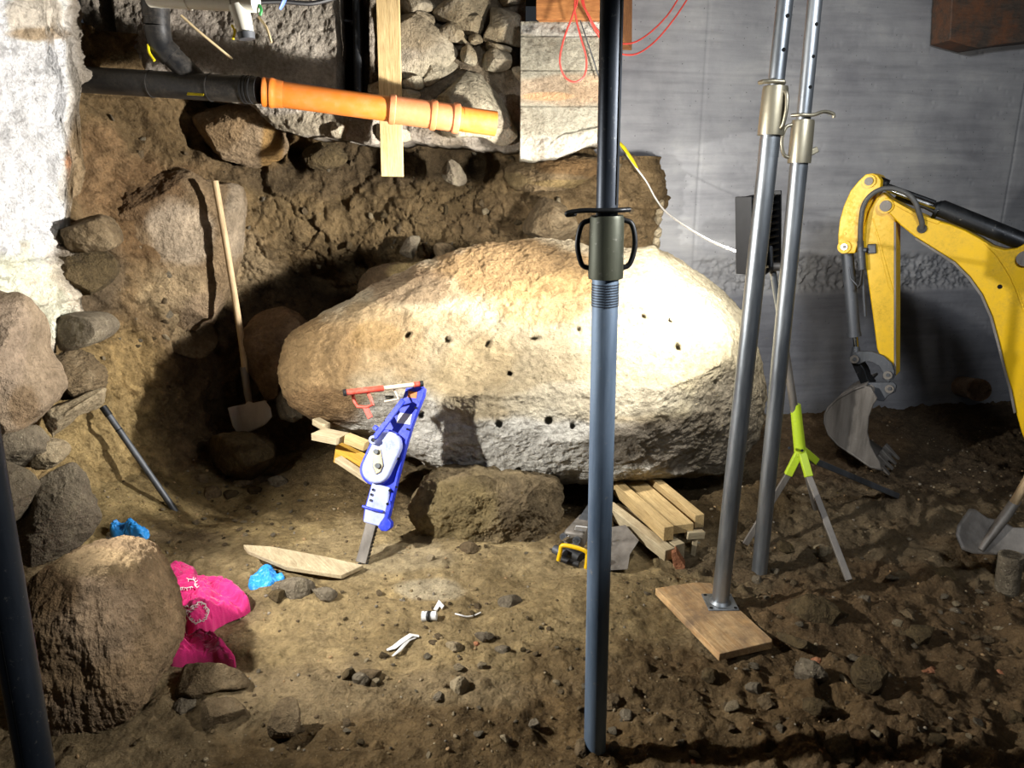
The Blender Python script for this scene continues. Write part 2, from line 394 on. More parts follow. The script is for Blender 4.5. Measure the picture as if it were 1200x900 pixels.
xs = np.linspace(-2.7, 4.1, 620); ys = np.concatenate([np.linspace(.9, 3.4, 400), np.linspace(3.406, 5.5, 200)])
XX, YY = np.meshgrid(xs, ys, indexing='ij'); X = XX.ravel(); Y = YY.ravel(); Z = floor_h(X, Y)
V = np.stack([X, Y, Z], 1); B = V.copy(); B[:,2] = -.6
Vs, Fs = shell(V, len(xs), len(ys), B)
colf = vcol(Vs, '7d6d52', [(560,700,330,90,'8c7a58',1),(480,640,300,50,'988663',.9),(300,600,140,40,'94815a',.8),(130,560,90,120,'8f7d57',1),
    (1060,640,260,110,'645743',1),(1120,520,220,70,'4b3f30',1),(1050,800,260,150,'5d4b35',.9),(230,520,110,70,'57492f',.7),(400,570,90,50,'67563a',.8),  # right foreground soil coloured darker to stand in for dim light there
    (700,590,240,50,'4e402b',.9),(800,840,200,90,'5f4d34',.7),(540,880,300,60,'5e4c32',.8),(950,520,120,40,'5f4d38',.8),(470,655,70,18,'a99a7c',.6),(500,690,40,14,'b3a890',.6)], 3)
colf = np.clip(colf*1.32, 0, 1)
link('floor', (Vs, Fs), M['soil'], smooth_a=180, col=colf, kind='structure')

# ------------------------------------------------------------------ earth bank
KN = np.array([(-2.25,1.2),(-2.25,2.4),(-2.2,2.9),(-2.1,3.35),(-1.95,3.82),(-1.72,4.2),(-1.2,4.45),(-.5,4.5),(.2,4.42),(.68,4.46),(.79,4.6),(.80,5.0)])
def curve(K, n):
    out = []
    Kp = np.vstack([2*K[0]-K[1], K, 2*K[-1]-K[-2]])
    for i in range(1, len(Kp)-2):
        p0, p1, p2, p3 = Kp[i-1:i+3]
        for t in np.linspace(0, 1, 60, endpoint=False): out.append(.5*((2*p1)+(p2-p0)*t+(2*p0-5*p1+4*p2-p3)*t*t+(3*p1-p0-3*p2+p3)*t**3))
    out = np.array(out+[K[-1]]); L = np.r_[0, np.cumsum(np.linalg.norm(np.diff(out, axis=0), axis=1))]; g = np.linspace(0, L[-1], n)
    return np.stack([np.interp(g, L, out[:,0]), np.interp(g, L, out[:,1])], 1)
NS, NZ = 620, 215
cv = curve(KN, NS); tg = np.gradient(cv, axis=0); tg /= np.linalg.norm(tg, axis=1)[:,None]; inw = np.stack([tg[:,1], -tg[:,0]], 1)
zs = np.linspace(-.35, 1.9, NZ)
S = np.repeat(cv, NZ, 0); N2 = np.repeat(inw, NZ, 0); Zb = np.tile(zs, NS); zt_ = 2.2-.54*smooth(.25, .5, S[:,0]); Zb = -.35+(Zb+.35)/2.25*(zt_+.35)
base3 = np.concatenate([S, Zb[:,None]], 1)
leftness = smooth(-.9, -1.5, S[:,0])
off = (.30*leftness+.10)*np.exp(-np.clip(Zb+.1, 0, 9)/.38)
ppx, ppy = proj(base3)
def bl(x, y, rx, ry): return np.exp(-((ppx-x)/rx)**2-((ppy-y)/ry)**2)
wq = fbm(base3*1.4, 3, 21)
off += .09*wq+.07*ridged(base3*A(1.6,1.6,2.4), 4, 22)
a, b, idv = worley(base3*3.2+fbm(base3*3, 2, 4)[:,None]*.35, 31); off += .05*(idv-.5)+.05*np.clip(.5-a, 0, 1)
a, b, idv = worley(base3*9+fbm(base3*6, 2, 5)[:,None]*.4, 32); off += .028*(idv-.4)*smooth(0, .12, b-a)-.022*smooth(.07, 0, b-a)*(wq > -.1)
off += .016*fbm(base3*8, 4, 23, .6)
a, b, idv = worley(base3*24, 35); off += .012*np.clip(.5-a, 0, 1)*(idv > .4)
off += .006*fbm(base3*30, 3, 24)
off += .06*bl(150,330,60,60)+.10*bl(420,260,160,50)
off -= .40*bl(548,190,26,20)+.30*bl(345,178,15,18)+.35*bl(380,340,60,32)+.16*bl(430,312,25,14)+.06*bl(223,170,5,16)+.10*bl(590,262,16,5)+.08*bl(610,245,8,5)
off += .10*bl(650,250,60,30)+.05*bl(740,230,40,40)
Fr = base3.copy(); Fr[:,:2] += N2*off[:,None]; BANK = Fr.copy(); BANKN = N2.copy(); Bk = base3.copy(); Bk[:,:2] -= N2*.35; 
Vs, Fs = shell(Fr, NS, NZ, Bk)
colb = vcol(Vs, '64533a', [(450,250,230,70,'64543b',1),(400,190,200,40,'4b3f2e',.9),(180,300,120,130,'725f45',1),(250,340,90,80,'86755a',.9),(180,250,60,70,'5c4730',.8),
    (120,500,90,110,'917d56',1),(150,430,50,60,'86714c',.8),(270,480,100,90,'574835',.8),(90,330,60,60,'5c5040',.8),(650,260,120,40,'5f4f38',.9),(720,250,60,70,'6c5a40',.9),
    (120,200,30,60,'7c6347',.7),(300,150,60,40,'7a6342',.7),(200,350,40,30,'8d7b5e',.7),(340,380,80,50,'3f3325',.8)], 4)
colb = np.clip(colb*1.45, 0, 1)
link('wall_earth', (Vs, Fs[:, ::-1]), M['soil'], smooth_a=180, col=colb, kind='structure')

# ------------------------------------------------------------------ plastered wall at the left
LW = np.array([(-2.12,1.0),(-2.06,2.0),(-2.0,2.7),(-1.93,3.1),(-1.86,3.42),(-1.93,3.6)])
nS, nZ = 330, 300
cv = curve(LW, nS); tg = np.gradient(cv, axis=0); tg /= np.linalg.norm(tg, axis=1)[:,None]; inw = np.stack([tg[:,1], -tg[:,0]], 1)
# bottom edge height along the wall, taken from the ragged lower outline
bz = []
for x, y in cv:
    dep = (A(x,y,1.2)-CAM)@FW; px = 600+FPX*x/dep
    py = np.interp(px, [-60,30,48,58,84,92,100,112], [470,437,405,385,398,250,245,90])
    bz.append(P(px, py, y)[2])
bz = np.array(bz)+.05*fbm(np.stack([cv[:,1]*5, cv[:,0], 0*cv[:,0]], 1), 4, 50)
T = np.linspace(0, 1, nZ); Zc = (bz[:,None]+(2.75-bz[:,None])*T[None,:]).ravel()
S = np.repeat(cv, nZ, 0); N2 = np.repeat(inw, nZ, 0); b3 = np.concatenate([S, Zc[:,None]], 1)
px_, py_ = proj(b3); edge = np.tile(smooth(0, .06, T), nS)
off = .05*fbm(b3*3, 4, 41)+.022*fbm(b3*14, 4, 42, .6)+.05*edge-.04
off += .010*ridged(b3*A(18,18,30), 3, 43)
a, b, idv = worley(b3*A(4,4,5), 44); off += .02*(idv-.5)-.02*smooth(.05, 0, b-a)*(Zc < 1.35)
# courses of block at the lower end
for zj in (P(20,306,3.05)[2], P(40,357,3.1)[2]): off -= .03*np.exp(-((Zc-zj)/.008)**2)
Fr = b3.copy(); Fr[:,:2] += N2*off[:,None]; Bk = b3.copy(); Bk[:,:2] -= N2*.18; Bk[:,2] = Zc
Vs, Fs = shell(Fr, nS, nZ, Bk)
colp = vcol(Vs, '8b8070', [(25,150,58,260,'fffaf2',1),(20,360,70,80,'f2e6cf',1),(40,20,30,30,'b8a98e',.6),(45,40,35,8,'9b7f55',.7),(92,205,16,70,'98815f',.8),(104,60,22,70,'8a8276',.8),(80,190,4,10,'c08a63',.8)], 5, .12)
colp = np.clip(colp*1.05, 0, .84)
link('wall_left', (Vs, Fs[:, ::-1]), M['whitewash'], smooth_a=180, col=colp, kind='structure')

# ------------------------------------------------------------------ concrete wall
WA, WB = A(.48,4.52), A(4.3,5.28); wd = unit(WB-WA); wn = A(wd[1], -wd[0]); Lw = np.linalg.norm(WB-WA)
def wallp(px, py, w=0):   # point of the concrete wall seen at a pixel
    return Pl(A(WA[0],WA[1],0), A(wn[0],wn[1],0)).p(px, py, w)
nU, nV = 420, 320
U = np.linspace(0, Lw, nU); Vv = np.linspace(-.3, 2.75, nV); UU, VV = np.meshgrid(U, Vv, indexing='ij'); UU, VV = UU.ravel(), VV.ravel()
b3 = np.stack([WA[0]+wd[0]*UU, WA[1]+wd[1]*UU, VV], 1); px_, py_ = proj(b3)
off = .004*fbm(b3*2, 3, 61)
boards = (VV/.105); bi = np.floor(boards); off += .003*perlin(np.stack([bi*3.1, UU*.3, bi*0], 1), 62)-.003*np.exp(-((boards-bi-.5)/.04)**2)*(perlin(np.stack([bi*5.3, UU*1.5, bi*0], 1), 66) > 0)
ztop = wallp(1000,302)[2]; zbot = wallp(1000,338)[2]; band = smooth(ztop+.03, ztop-.02, VV)*smooth(zbot-.03, zbot+.015, VV)*smooth(790, 840, px_+20*fbm(b3*5,2,64))
off += band*(.022*fbm(b3*26, 4, 63, .7)-.012)+(VV < zbot)*.010
zl = wallp(1000,180)[2]; xj = 820
for zz in (wallp(900,87)[2], zl, wallp(900,88)[2]+.62): off -= .006*np.exp(-((VV-zz-.004*perlin(b3*3,5))/.005)**2)
for pj in (822, 1193): 
    uj = (wallp(pj,150)[:2]-WA)@wd; off -= .007*np.exp(-((UU-uj)/.006)**2)*(VV > zbot)
    off += .002*(UU < uj)
off -= .02*np.clip(.23-worley(b3*15, 67)[0], 0, 1)
Fr = b3.copy(); Fr[:,:2] += wn*off[:,None]; Bk = b3.copy(); Bk[:,:2] -= wn*.25
def m_concrete():
    N = NT('cast_concrete'); co = coords(N); st = coords(N, scale=(.6,.6,7))
    a = noise(N, co, 2.2, 8, .62, .2); s = noise(N, st, 3.2, 6, .6); f = noise(N, co, 60, 5, .7); v = N.n('ShaderNodeTexVoronoi'); v.inputs['Scale'].default_value = 24; N.l(co, v.inputs['Vector'])
    col = ramp(N, a, [(.3,lin('77777a')),(.55,lin('8f8f90')),(.72,lin('a09f9d'))])
    col = mix(N, 1., col, ramp(N, s, [(.3,(.8,.8,.81)),(.5,(1,1,1)),(.7,(1.12,1.12,1.11))]), 'MULTIPLY')
    col = mix(N, ramp(N, v.outputs['Distance'], [(.05,(.85,)*3),(.085,(0,)*3)]), col, lin('2c2c2d'))
    at = N.n('ShaderNodeAttribute', attribute_name='Col').outputs['Color']; col = mix(N, 1., col, at, 'MULTIPLY')
    N.l(col, N.b.inputs['Base Color']); N.b.inputs['Roughness'].default_value = .8
    bump(N, [(s, .25, .01), (f, .35, .003)]); return N.m
M['concrete'] = m_concrete()
Vs, Fs = shell(Fr, nU, nV, Bk)
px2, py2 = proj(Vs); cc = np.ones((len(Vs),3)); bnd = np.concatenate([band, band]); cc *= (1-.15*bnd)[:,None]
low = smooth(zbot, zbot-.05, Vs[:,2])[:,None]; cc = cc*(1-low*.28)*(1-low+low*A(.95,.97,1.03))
oil = smooth(1.1,.7,np.hypot((px2-852)/40,(py2-268)/14)+.3*fbm(Vs*8,3,5))+smooth(1.1,.7,np.hypot((px2-954)/14,(py2-266)/9)+.3*fbm(Vs*8,3,6)); cc *= (1-.2*np.clip(oil,0,1))[:,None]
link('wall_back', (Vs, Fs), M['concrete'], smooth_a=180, col=cc, kind='structure')
# crumbly pale mortar along the torn left edge of the concrete
g = []
def merge(gs):
    V = []; F = []; o = 0
    for v, f in gs: V.append(v); F.append(np.asarray(f)+o); o += len(v)
    return np.concatenate(V), np.concatenate(F)
for i, (x, y, r) in enumerate([(744,192,7),(750,203,8),(757,214,8),(763,224,7),(768,234,7),(772,246,6),(771,258,5),(770,272,6),(768,285,6),(764,295,5),(738,186,6),(762,206,4),(775,238,4)]):
    v, f = rock_geo([(x-r,y),(x-r*.5,y-r),(x+r*.6,y-r),(x+r,y),(x+r*.6,y+r*1.2),(x-r*.5,y+r)], 4.47, .03, .05, 4, seed=300+i, amp=.12); g.append((v, f))
link('trim_1', merge(g), M['stone_c'], kind='structure')

# ------------------------------------------------------------------ rubble foundation wall
YF = 3.92
xl, xr = P(100,60,YF)[0], P(616,60,YF)[0]; nU, nV = 560, 170
U = np.linspace(xl, xr, nU); bot = np.interp(600+FPX*U/((YF)*FW[1]-(.2)*FW[2]), [100,135,200,300,330,360,405,412,440,480,560,600], [96,100,108,120,150,158,160,166,168,165,172,176])
bz = np.array([P(600, b, YF)[2] for b in bot])+.014*fbm(np.stack([U*9, U*0, U*0], 1), 4, 80)
T = np.linspace(0, 1, nV); VV = (bz[:,None]+(2.75-bz[:,None])*T).ravel(); UU = np.repeat(U, nV)
b3 = np.stack([UU, np.full(len(UU), YF), VV], 1); px_, py_ = proj(b3)
off = .035*fbm(b3*3, 4, 81)+.007*fbm(b3*22, 4, 82, .6)+.02*np.tile(smooth(0, .03, T), nU)-.02
slit = smooth(394, 400, px_+4*fbm(b3*6,2,83))*smooth(433, 428, px_)*smooth(128, 118, py_); off -= .30*slit
slit2 = np.exp(-((px_-(122+py_*.12))/6)**2)*smooth(75, 60, py_); off -= .12*slit2
off -= .06*smooth(436, 446, px_)
Fr = b3.copy(); Fr[:,1] -= off; Bk = b3.copy(); Bk[:,1] += .62
Vs, Fs = shell(Fr, nU, nV, Bk)
colw = vcol(Vs, 'a3998b', [(340,60,110,60,'aaa193',1),(200,60,70,60,'a0968a',.9),(370,145,60,14,'9a8f7b',1),(520,60,100,110,'7c6f5b',1),(415,60,18,80,'4a3c2c',1),(110,90,30,60,'7c7161',.8)], 6, .15)
link('wall_foundation', (Vs, Fs), M['plaster'], smooth_a=180, col=colw, kind='structure')
Z2 = lambda L: [(400+a/3, b/3) for a, b in L]
stones = [([(96,36),(190,30),(300,70),(405,165),(400,205),(330,260),(200,272),(90,258),(92,150)],.09),([(190,-20),(330,-20),(322,30),(240,45),(190,35)],.05),
 ([(335,-20),(540,-20),(530,38),(440,78),(335,68),(312,40)],.05),([(400,70),(480,55),(500,80),(490,115),(420,115),(400,95)],.05),([(530,14),(620,6),(640,100),(634,160),(570,150),(500,140),(522,80)],.06),
 ([(418,170),(450,160),(475,190),(470,228),(425,215)],.045),([(480,190),(540,170),(594,190),(594,236),(540,250),(480,230)],.05),([(270,330),(400,250),(560,240),(622,280),(640,400),(615,490),(560,513),(470,480),(250,495),(215,450)],.10),
 ([(210,275),(280,270),(290,300),(260,315),(215,305)],.05),([(200,316),(270,320),(265,345),(205,345)],.04),([(262,42),(322,52),(320,86),(268,80)],.04),([(345,88),(398,82),(440,130),(430,150),(350,130)],.045),
 ([(450,122),(490,120),(495,145),(455,150)],.04),([(500,152),(560,158),(600,170),(585,188),(545,168),(500,178)],.04),([(545,-20),(640,-20),(640,4),(545,12)],.05),([(600,240),(640,240),(645,275),(622,278)],.04),
 ([(330,210),(400,215),(395,245),(300,300),(290,285)],.035),([(100,285),(180,285),(195,345),(100,330)],.05),([(90,450),(230,455),(240,495),(110,492)],.05),([(-30,420),(20,420),(22,482),(-30,480)],.05)]
g = [rock_geo(Z2(o), YF-.015, d, .1, 6, p=.45, seed=400+i, chis=7, amp=.035) for i, (o, d) in enumerate(stones)]
vv, ff = merge(g)
colw = vcol(vv, 'a09580', [(450,50,60,45,'857b6a',1),(530,110,70,60,'948b76',1),(480,35,50,30,'7b6d55',.7),(560,30,40,40,'8b7d63',.9),(480,165,60,8,'a89a80',.9)], 8, .25)
link('trim_2', (vv, ff), M['stone_attr'], col=colw, kind='structure')

# pier of aerated blocks
YP = 3.80; x0, x1 = P(610,100,YP)[0], P(724,100,YP)[0]; nU, nV = 200, 220
U = np.linspace(x0, x1, nU); bt = P(600,186,YP)[2]; T = np.linspace(bt, P(600,25,YP)[2], nV)
UU, VV = [q.ravel() for q in np.meshgrid(U, T, indexing='ij')]; b3 = np.stack([UU, np.full(len(UU), YP), VV], 1); px_, py_ = proj(b3)
off = .0035*fbm(b3*30, 3, 91); 
for yy in (42,82,124): zz = P(650,yy,YP)[2]; off -= .009*np.exp(-((VV-zz)/.004)**2)
for xx, y0, y1 in ((662,82,124),(685,82,124),(662,42,82)): off -= .004*np.exp(-((px_-xx)/.8)**2)*(py_ > y0)*(py_ < y1)
low = smooth(160, 168, py_+5*fbm(b3*6,3,92)); off += low*(.012+.02*fbm(b3*9, 4, 93)); up_ = smooth(44, 40, py_); off += up_*.012*fbm(b3*14,4,94)
b3[:,2] += low*(.015*fbm(b3*7, 3, 95)+.075*smooth(640,705,px_))
Fr = b3.copy(); Fr[:,1] -= off; Bk = b3.copy(); Bk[:,1] += .75
Vs, Fs = shell(Fr, nU, nV, Bk)
colw = vcol(Vs, '96907f', [(665,105,80,18,'9f8d76',1),(665,175,90,17,'b0a99a',1),(665,34,80,9,'b0aba0',1),(640,113,30,5,'c09467',.6),(690,105,20,14,'b99a78',.4)], 9, .08)
colw = np.clip(colw*1.4, 0, .8)
link('trim_3', (Vs, Fs), M['plaster'], smooth_a=180, col=colw, kind='structure')

link('ceiling', G().hexa([(-2.8,-1.5,2.75),(4.6,-1.5,2.75),(4.6,5.9,2.75),(-2.8,5.9,2.75),(-2.8,-1.5,2.9),(4.6,-1.5,2.9),(4.6,5.9,2.9),(-2.8,5.9,2.9)]), M['stone_d'], kind='structure')

# ------------------------------------------------------------------ the big boulder
BO = [(334,440),(340,412),(352,398),(378,382),(410,362),(440,345),(480,325),(520,310),(560,297),(600,290),(640,287),(690,296),(730,300),(765,297),(800,303),(830,318),(850,338),(864,362),(870,395),(884,425),(890,452),(880,482),(872,515),(845,548),(810,554),(780,556),(750,560),(700,563),(640,562),(590,558),(540,553),(490,538),(455,512),(420,503),(385,497),(352,482),(338,462)]
RG = [(335,470),(420,470),(500,474),(560,486),(610,503),(680,503),(730,500),(800,490),(850,470),(890,450)]
bpl_tilt = .5
def bprof(u, v, w, dw):
    ru, rv = BR[:,0], BR[:,1]; r = np.interp(u, ru, rv); m = dw > 0
    below = np.clip(r-v, 0, 1); above = np.clip(v-r, 0, 1)
    k = np.where(m, 1.0-.9*below-.42*above, 1.)
    add = .06*np.exp(-((v-r)/.09)**2)*m*np.abs(dw)
    # scallop in the middle bottom and hump at right
    return w*np.clip(k, .25, 1)+add
BO = [(x+14 if x > 800 else x, y) for x, y in BO]
c0 = np.mean(np.array(BO, float), axis=0); bn = A(0, -math.cos(bpl_tilt), math.sin(bpl_tilt)); bpl = Pl(P(c0[0], c0[1], 3.62), bn)
bex = A(1,0,0); bey = np.cross(bn, bex); bey = bey if bey[2] > 0 else -bey
BR = np.array([[(bpl.p(*q)-bpl.o)@bex, (bpl.p(*q)-bpl.o)@bey] for q in RG])
bX, bF = rock_geo(BO, 3.62, .40, .5, 8, p=.5, tilt=bpl_tilt, seed=3, chis=8, amp=.035, fr=2.2, qs=(.93,.985), zb=.9, prof=bprof)
# extra fine relief and the drill holes
bc = bX.mean(0); nv = (bX-bc); nv /= np.linalg.norm(nv, axis=1)[:,None]
bqx, bqy = proj(bX); ridge_y = np.interp(bqx, [q[0] for q in RG], [q[1] for q in RG])
lowm = smooth(-8, 14, bqy-ridge_y)
bX += nv*(.010*fbm(bX*9, 4, 130, .6)+.0045*ridged(bX*26, 4, 131)+.020*lowm*(ridged(bX*A(5,5,8), 4, 132)-.3)+.0035*fbm(bX*60, 2, 133))[:,None]
facing = (nv@(CAM-bc)) > 0
for hx, hy, r in [(479,393,.011),(525,399,.011),(572,403,.011),(627,397,.010),(678,386,.010),(598,438,.010),(795,407,.012),(753,371,.009),(785,376,.009),(494,486,.014),(586,496,.016),(643,493,.018),(671,500,.011),(608,548,.012),(458,466,.010),(700,372,.009)]:
    d = np.hypot(bqx-hx, bqy-hy)*3.3/870; m = (d < r*1.15) & facing
    bX[m] += ray(hx, hy)*(.06*smooth(1.15, .75, d[m]/r))[:,None]
colB = vcol(bX, 'a39780', [(620,420,290,110,'b5a78b',1),(790,400,110,100,'bfb498',1),(820,350,60,60,'c6bca2',.8),(440,400,100,50,'a58e6b',.9),(370,430,60,70,'8f7653',1),(600,315,120,36,'8b7250',1),(480,335,60,24,'77624a',.8),
   (640,350,60,30,'b5986a',.7),(560,430,60,40,'ab9670',.6),(600,530,260,42,'cdcac2',1),(470,500,70,40,'d2cfc8',.9),(790,520,100,34,'6e6456',.9),(380,475,50,25,'8a6f4e',.9),(445,395,30,20,'9c7f52',.6),(850,500,40,70,'8a8172',.8),(700,470,120,22,'c4bba6',.8)], 12, .16)
colB = colB*(A(.74,.73,.70)+0*colB)
boulder = link('boulder', (bX, bF), M['boulder'], smooth_a=180, col=colB, label='huge pale boulder with drill holes, propped up in the pit', cat='boulder')
# ------------------------------------------------------------------ rocks: (name, label, category, outline in photo px, Y, front, back, material, kwargs)
def Zm(ox, oy, s, L): return [(ox+a/s, oy+b/s) for a, b in L]
def rockthing(label, out, Y, frd, bk, mat, n=6, cat='rock', name='rock', group=None, col=None, **kw):
    X, F = rock_geo(out, Y, frd, bk, n, **kw)
    return link(name, (X, F), mat, smooth_a=180, label=label, cat=cat, group=group, col=(vcol(X, *col) if col else None))
Za = lambda L: Zm(0, 600, 3, L)     # lower-left crop
Zb_ = lambda L: Zm(0, 300, 3, L)    # middle-left crop
Zc_ = lambda L: Zm(0, 0, 3, L)      # upper-left crop
FRK_ = Za([(110,225),(150,165),(260,112),(360,108),(425,118),(475,142),(510,185),(540,240),(575,300),(605,400),(622,475),(600,560),(580,620),(530,650),(460,700),(415,760),(370,820),(330,900),(300,980),(130,980),(150,800),(135,640),(125,500),(105,380),(90,300)])
FRK = [(60+(x-60)*.90-6, 905-(905-y)*.91) for x, y in FRK_]
rockthing('tall rough brown rock in the left foreground with a ribbed grainy face', FRK,
  1.9, .13, .35, M['stone_attr'], 8, seed=21, chis=5, amp=.085, p=.45, fr=2.6, qs=(.9,.97), strata=-.5, col=('8a7458', [(110,720,60,60,'9a846a',1),(80,860,70,50,'7d6b56',.8),(60,690,40,40,'665137',.8),(120,660,60,20,'8a7657',.8)], 21, .3))
rockthing('flat brown slab of rock jutting out beside the foot of the tall foreground rock', Za([(480,690),(520,640),(590,590),(600,535),(700,528),(800,540),(862,580),(855,620),(790,625),(700,655),(640,680),(580,672),(500,690)]), 1.93, .05, .12, M['stone_a'], 6, p=.5, seed=22, tilt=.75, chis=7)
rockthing('rounded brown rock below the flat slab, half buried in soil', Za([(672,690),(700,665),(790,652),(850,700),(830,750),(790,800),(760,815),(715,770),(680,730)]), 1.80, .05, .1, M['stone_a'], 6, seed=23, tilt=.6)
rockthing('upright brown cobble standing in the soil near the bottom edge', Za([(945,720),(960,690),(1000,676),(1030,700),(1045,760),(1035,830),(1015,860),(970,840),(938,800)]), 1.73, .04, .08, M['stone_a'], 6, seed=24)
rockthing('small grey stone wedged under the flat slab', Za([(600,690),(640,668),(675,680),(670,705),(620,715)]), 1.86, .04, .05, M['stone_b'], 5, seed=25)
# left bank
rockthing('light brown rock protruding under the right edge of the white plaster', Zc_([(165,800),(200,765),(280,755),(340,775),(378,850),(360,880),(280,890),(200,892),(165,880)]), 3.2, .10, .25, M['stone_a'], 6, seed=31)
rockthing('dark earthy rock below the light brown one in the left bank', Zb_([(165,30),(200,0),(320,-10),(365,50),(345,100),(290,140),(230,165),(185,150),(160,90)]), 3.2, .09, .25, M['stone_d'], 6, seed=32)
rockthing('smooth greenish grey rounded stone at the toe of the white wall', Zb_([(215,215),(270,205),(335,215),(375,255),(365,290),(320,312),(250,322),(225,280)]), 3.1, .12, .2, M['stone_b'], 6, seed=33, chis=3, amp=.02)
rockthing('ridged brown rock under the white wall, left of the ochre soil', Zb_([(95,430),(150,370),(230,345),(300,400),(330,450),(318,500),(250,530),(190,530),(130,500)]), 3.0, .14, .2, M['stone_a'], 7, seed=34, strata=.8)
rockthing('whitish crumbly rock layer beneath the ridged brown rock', Zb_([(60,610),(110,560),(200,530),(320,480),(322,530),(300,570),(230,580),(190,620),(150,655),(110,650)]), 2.9, .10, .2, M['stone_c'], 6, seed=35, amp=.09)
rockthing('large grey brown rock mass at the left edge of the picture', Zb_([(-120,180),(-60,140),(-5,145),(45,230),(50,340),(90,420),(145,520),(110,570),(60,620),(10,620),(-120,600)]), 2.62, .12, .3, M['stone_attr'], 7, seed=36, chis=6, amp=.05, qs=(.9,.98), col=('8d7c66', [(10,400,30,60,'93826e',1),(30,480,20,30,'7f6a50',.8)], 36, .2))
rockthing('grey rock below the rock mass at the left edge', Zb_([(-90,640),(0,625),(70,640),(125,740),(60,775),(20,760),(-90,740)]), 2.55, .10, .2, M['stone_b'], 6, seed=37)
rockthing('pale yellowish stone lying on top of the dirt crusted rock', Zb_([(90,665),(120,655),(190,665),(222,690),(210,720),(175,745),(120,735),(95,700)]), 2.65, .08, .1, M['stone_c'], 6, seed=38)
rockthing('smooth grey stone at the left edge beside the leaning prop', Zb_([(-60,760),(20,775),(85,830),(75,870),(30,950),(-60,960)]), 2.35, .08, .15, M['stone_b'], 6, seed=39, chis=3)
rockthing('dirt crusted grey rock wrapped in a scrap of clear film', Za([(50,30),(80,-60),(180,-150),(240,-90),(262,-20),(285,30),(310,90),(250,140),(190,172),(120,165),(60,160),(40,90)]), 2.45, .16, .2, M['stone_b'], 7, seed=40, amp=.07)
# big rocks in the bank
rockthing('brown rock with an orange stained edge right below the black pipe', Zc_([(680,390),(760,370),(880,350),(950,400),(985,500),(975,555),(900,580),(850,590),(760,545),(690,500),(660,440)]), 4.12, .12, .35, M['stone_attr'], 7, seed=41, chis=8, col=('86735a', [(318,170,14,30,'8f7145',1),(260,150,30,30,'7d674a',.8)], 41, .25))
rockthing('large split brown rock face with a crack, behind the shovel handle', [(118,195),(150,180),(190,190),(230,205),(255,215),(285,218),(295,245),(288,300),(290,340),(275,370),(250,390),(225,400),(180,392),(150,370),(128,340),(120,280)], 3.98, .12, .4, M['stone_attr'], 8, yaw=.55, seed=42, chis=9, amp=.06, qs=(.86,.97), p=.45,
  col=('78654c', [(175,230,50,35,'5e4a33',1),(215,270,40,40,'9a8b76',.9),(275,260,16,50,'8d7f6b',.9),(190,340,60,30,'8f7c5f',.9),(140,300,20,50,'6b4f34',.8),(240,370,30,30,'84715a',.8)], 42, .3))
rockthing('lower brown rock beneath the split rock face in the left bank', [(118,360),(150,350),(200,372),(235,380),(250,405),(232,425),(200,435),(160,432),(130,415),(112,390)], 3.88, .10, .3, M['stone_a'], 7, seed=43, amp=.06)
rockthing('rounded brown rock standing upright between the shovel and the boulder', Zb_([(860,245),(900,205),(980,190),(1050,225),(1085,275),(1060,360),(1000,430),(990,480),(945,490),(905,430),(870,350)]), 3.95, .14, .25, M['stone_attr'], 7, seed=44, chis=5, col=('6b573e', [(330,400,40,50,'75604a',1)], 44, .2))
rockthing('angular grey rock in shade at the foot of the upright brown rock', Zb_([(940,490),(985,470),(1080,540),(1050,575),(1015,585),(960,555)]), 3.85, .08, .15, M['stone_b'], 6, seed=45)
rockthing('wide low dark rock sunk in the pit floor below the shovel', Zb_([(690,680),(740,645),(830,635),(900,650),(950,685),(955,730),(930,790),(850,810),(760,800),(705,770)]), 3.6, .10, .2, M['stone_d'], 6, seed=46)
rockthing('long dark rock with a pale top resting behind the crest of the boulder', Zm(280,160,3.75,[(490,690),(520,620),(580,580),(660,560),(760,560),(880,540),(985,560),(960,610),(870,650),(760,680),(640,720),(510,730)]), 4.05, .10, .2, M['stone_attr'], 7, seed=47, col=('5b4a35', [(480,318,30,12,'938058',1)], 47, .2))
rockthing('grey angular stone in the bank just above the boulder', Zm(280,160,3.75,[(700,500),(730,450),(790,440),(775,500),(755,540),(705,540)]), 4.18, .05, .15, M['stone_b'], 6, seed=48)
rockthing('brown stone in the bank above the boulder crest', Zm(280,160,3.75,[(840,500),(870,470),(930,480),(970,530),(975,570),(900,560),(850,545)]), 4.15, .05, .15, M['stone_a'], 6, seed=49)
rockthing('squat stone in the bank where the boulder crest turns flat', Zm(280,160,3.75,[(1000,520),(1030,475),(1070,500),(1085,545),(1050,570),(1005,560)]), 4.12, .05, .15, M['stone_a'], 6, seed=50)
rockthing('layered yellowish ledge of rock under the block pier', Zm(400,0,3,[(515,600),(545,565),(640,560),(760,545),(880,530),(990,560),(1000,640),(930,665),(800,665),(650,670),(520,672)]), 4.2, .12, .3, M['stone_attr'], 7, seed=51, strata=1.2, p=.4, col=('77654a', [(600,212,30,10,'8a7856',1),(680,195,60,12,'6d5435',.9),(660,215,50,5,'8f7a50',.7)], 51, .3))
rockthing('broad greyish rock face in the bank left of the central prop', Zm(400,0,3,[(640,740),(690,695),(780,720),(830,790),(810,840),(720,850),(650,830),(625,780)]), 4.12, .10, .25, M['stone_a'], 7, seed=52, p=.4)
rockthing('rounded stone at the mouth of the dark hollow below the foundation', Zm(400,0,3,[(350,590),(385,560),(430,600),(445,640),(420,655),(385,645),(355,625)]), 4.1, .06, .15, M['stone_b'], 6, seed=53)
rockthing('brown earthy stone inside the left hollow under the foundation', Zc_([(1050,520),(1100,490),(1180,500),(1215,560),(1170,590),(1090,590)]), 4.2, .05, .15, M['stone_d'], 6, seed=54)
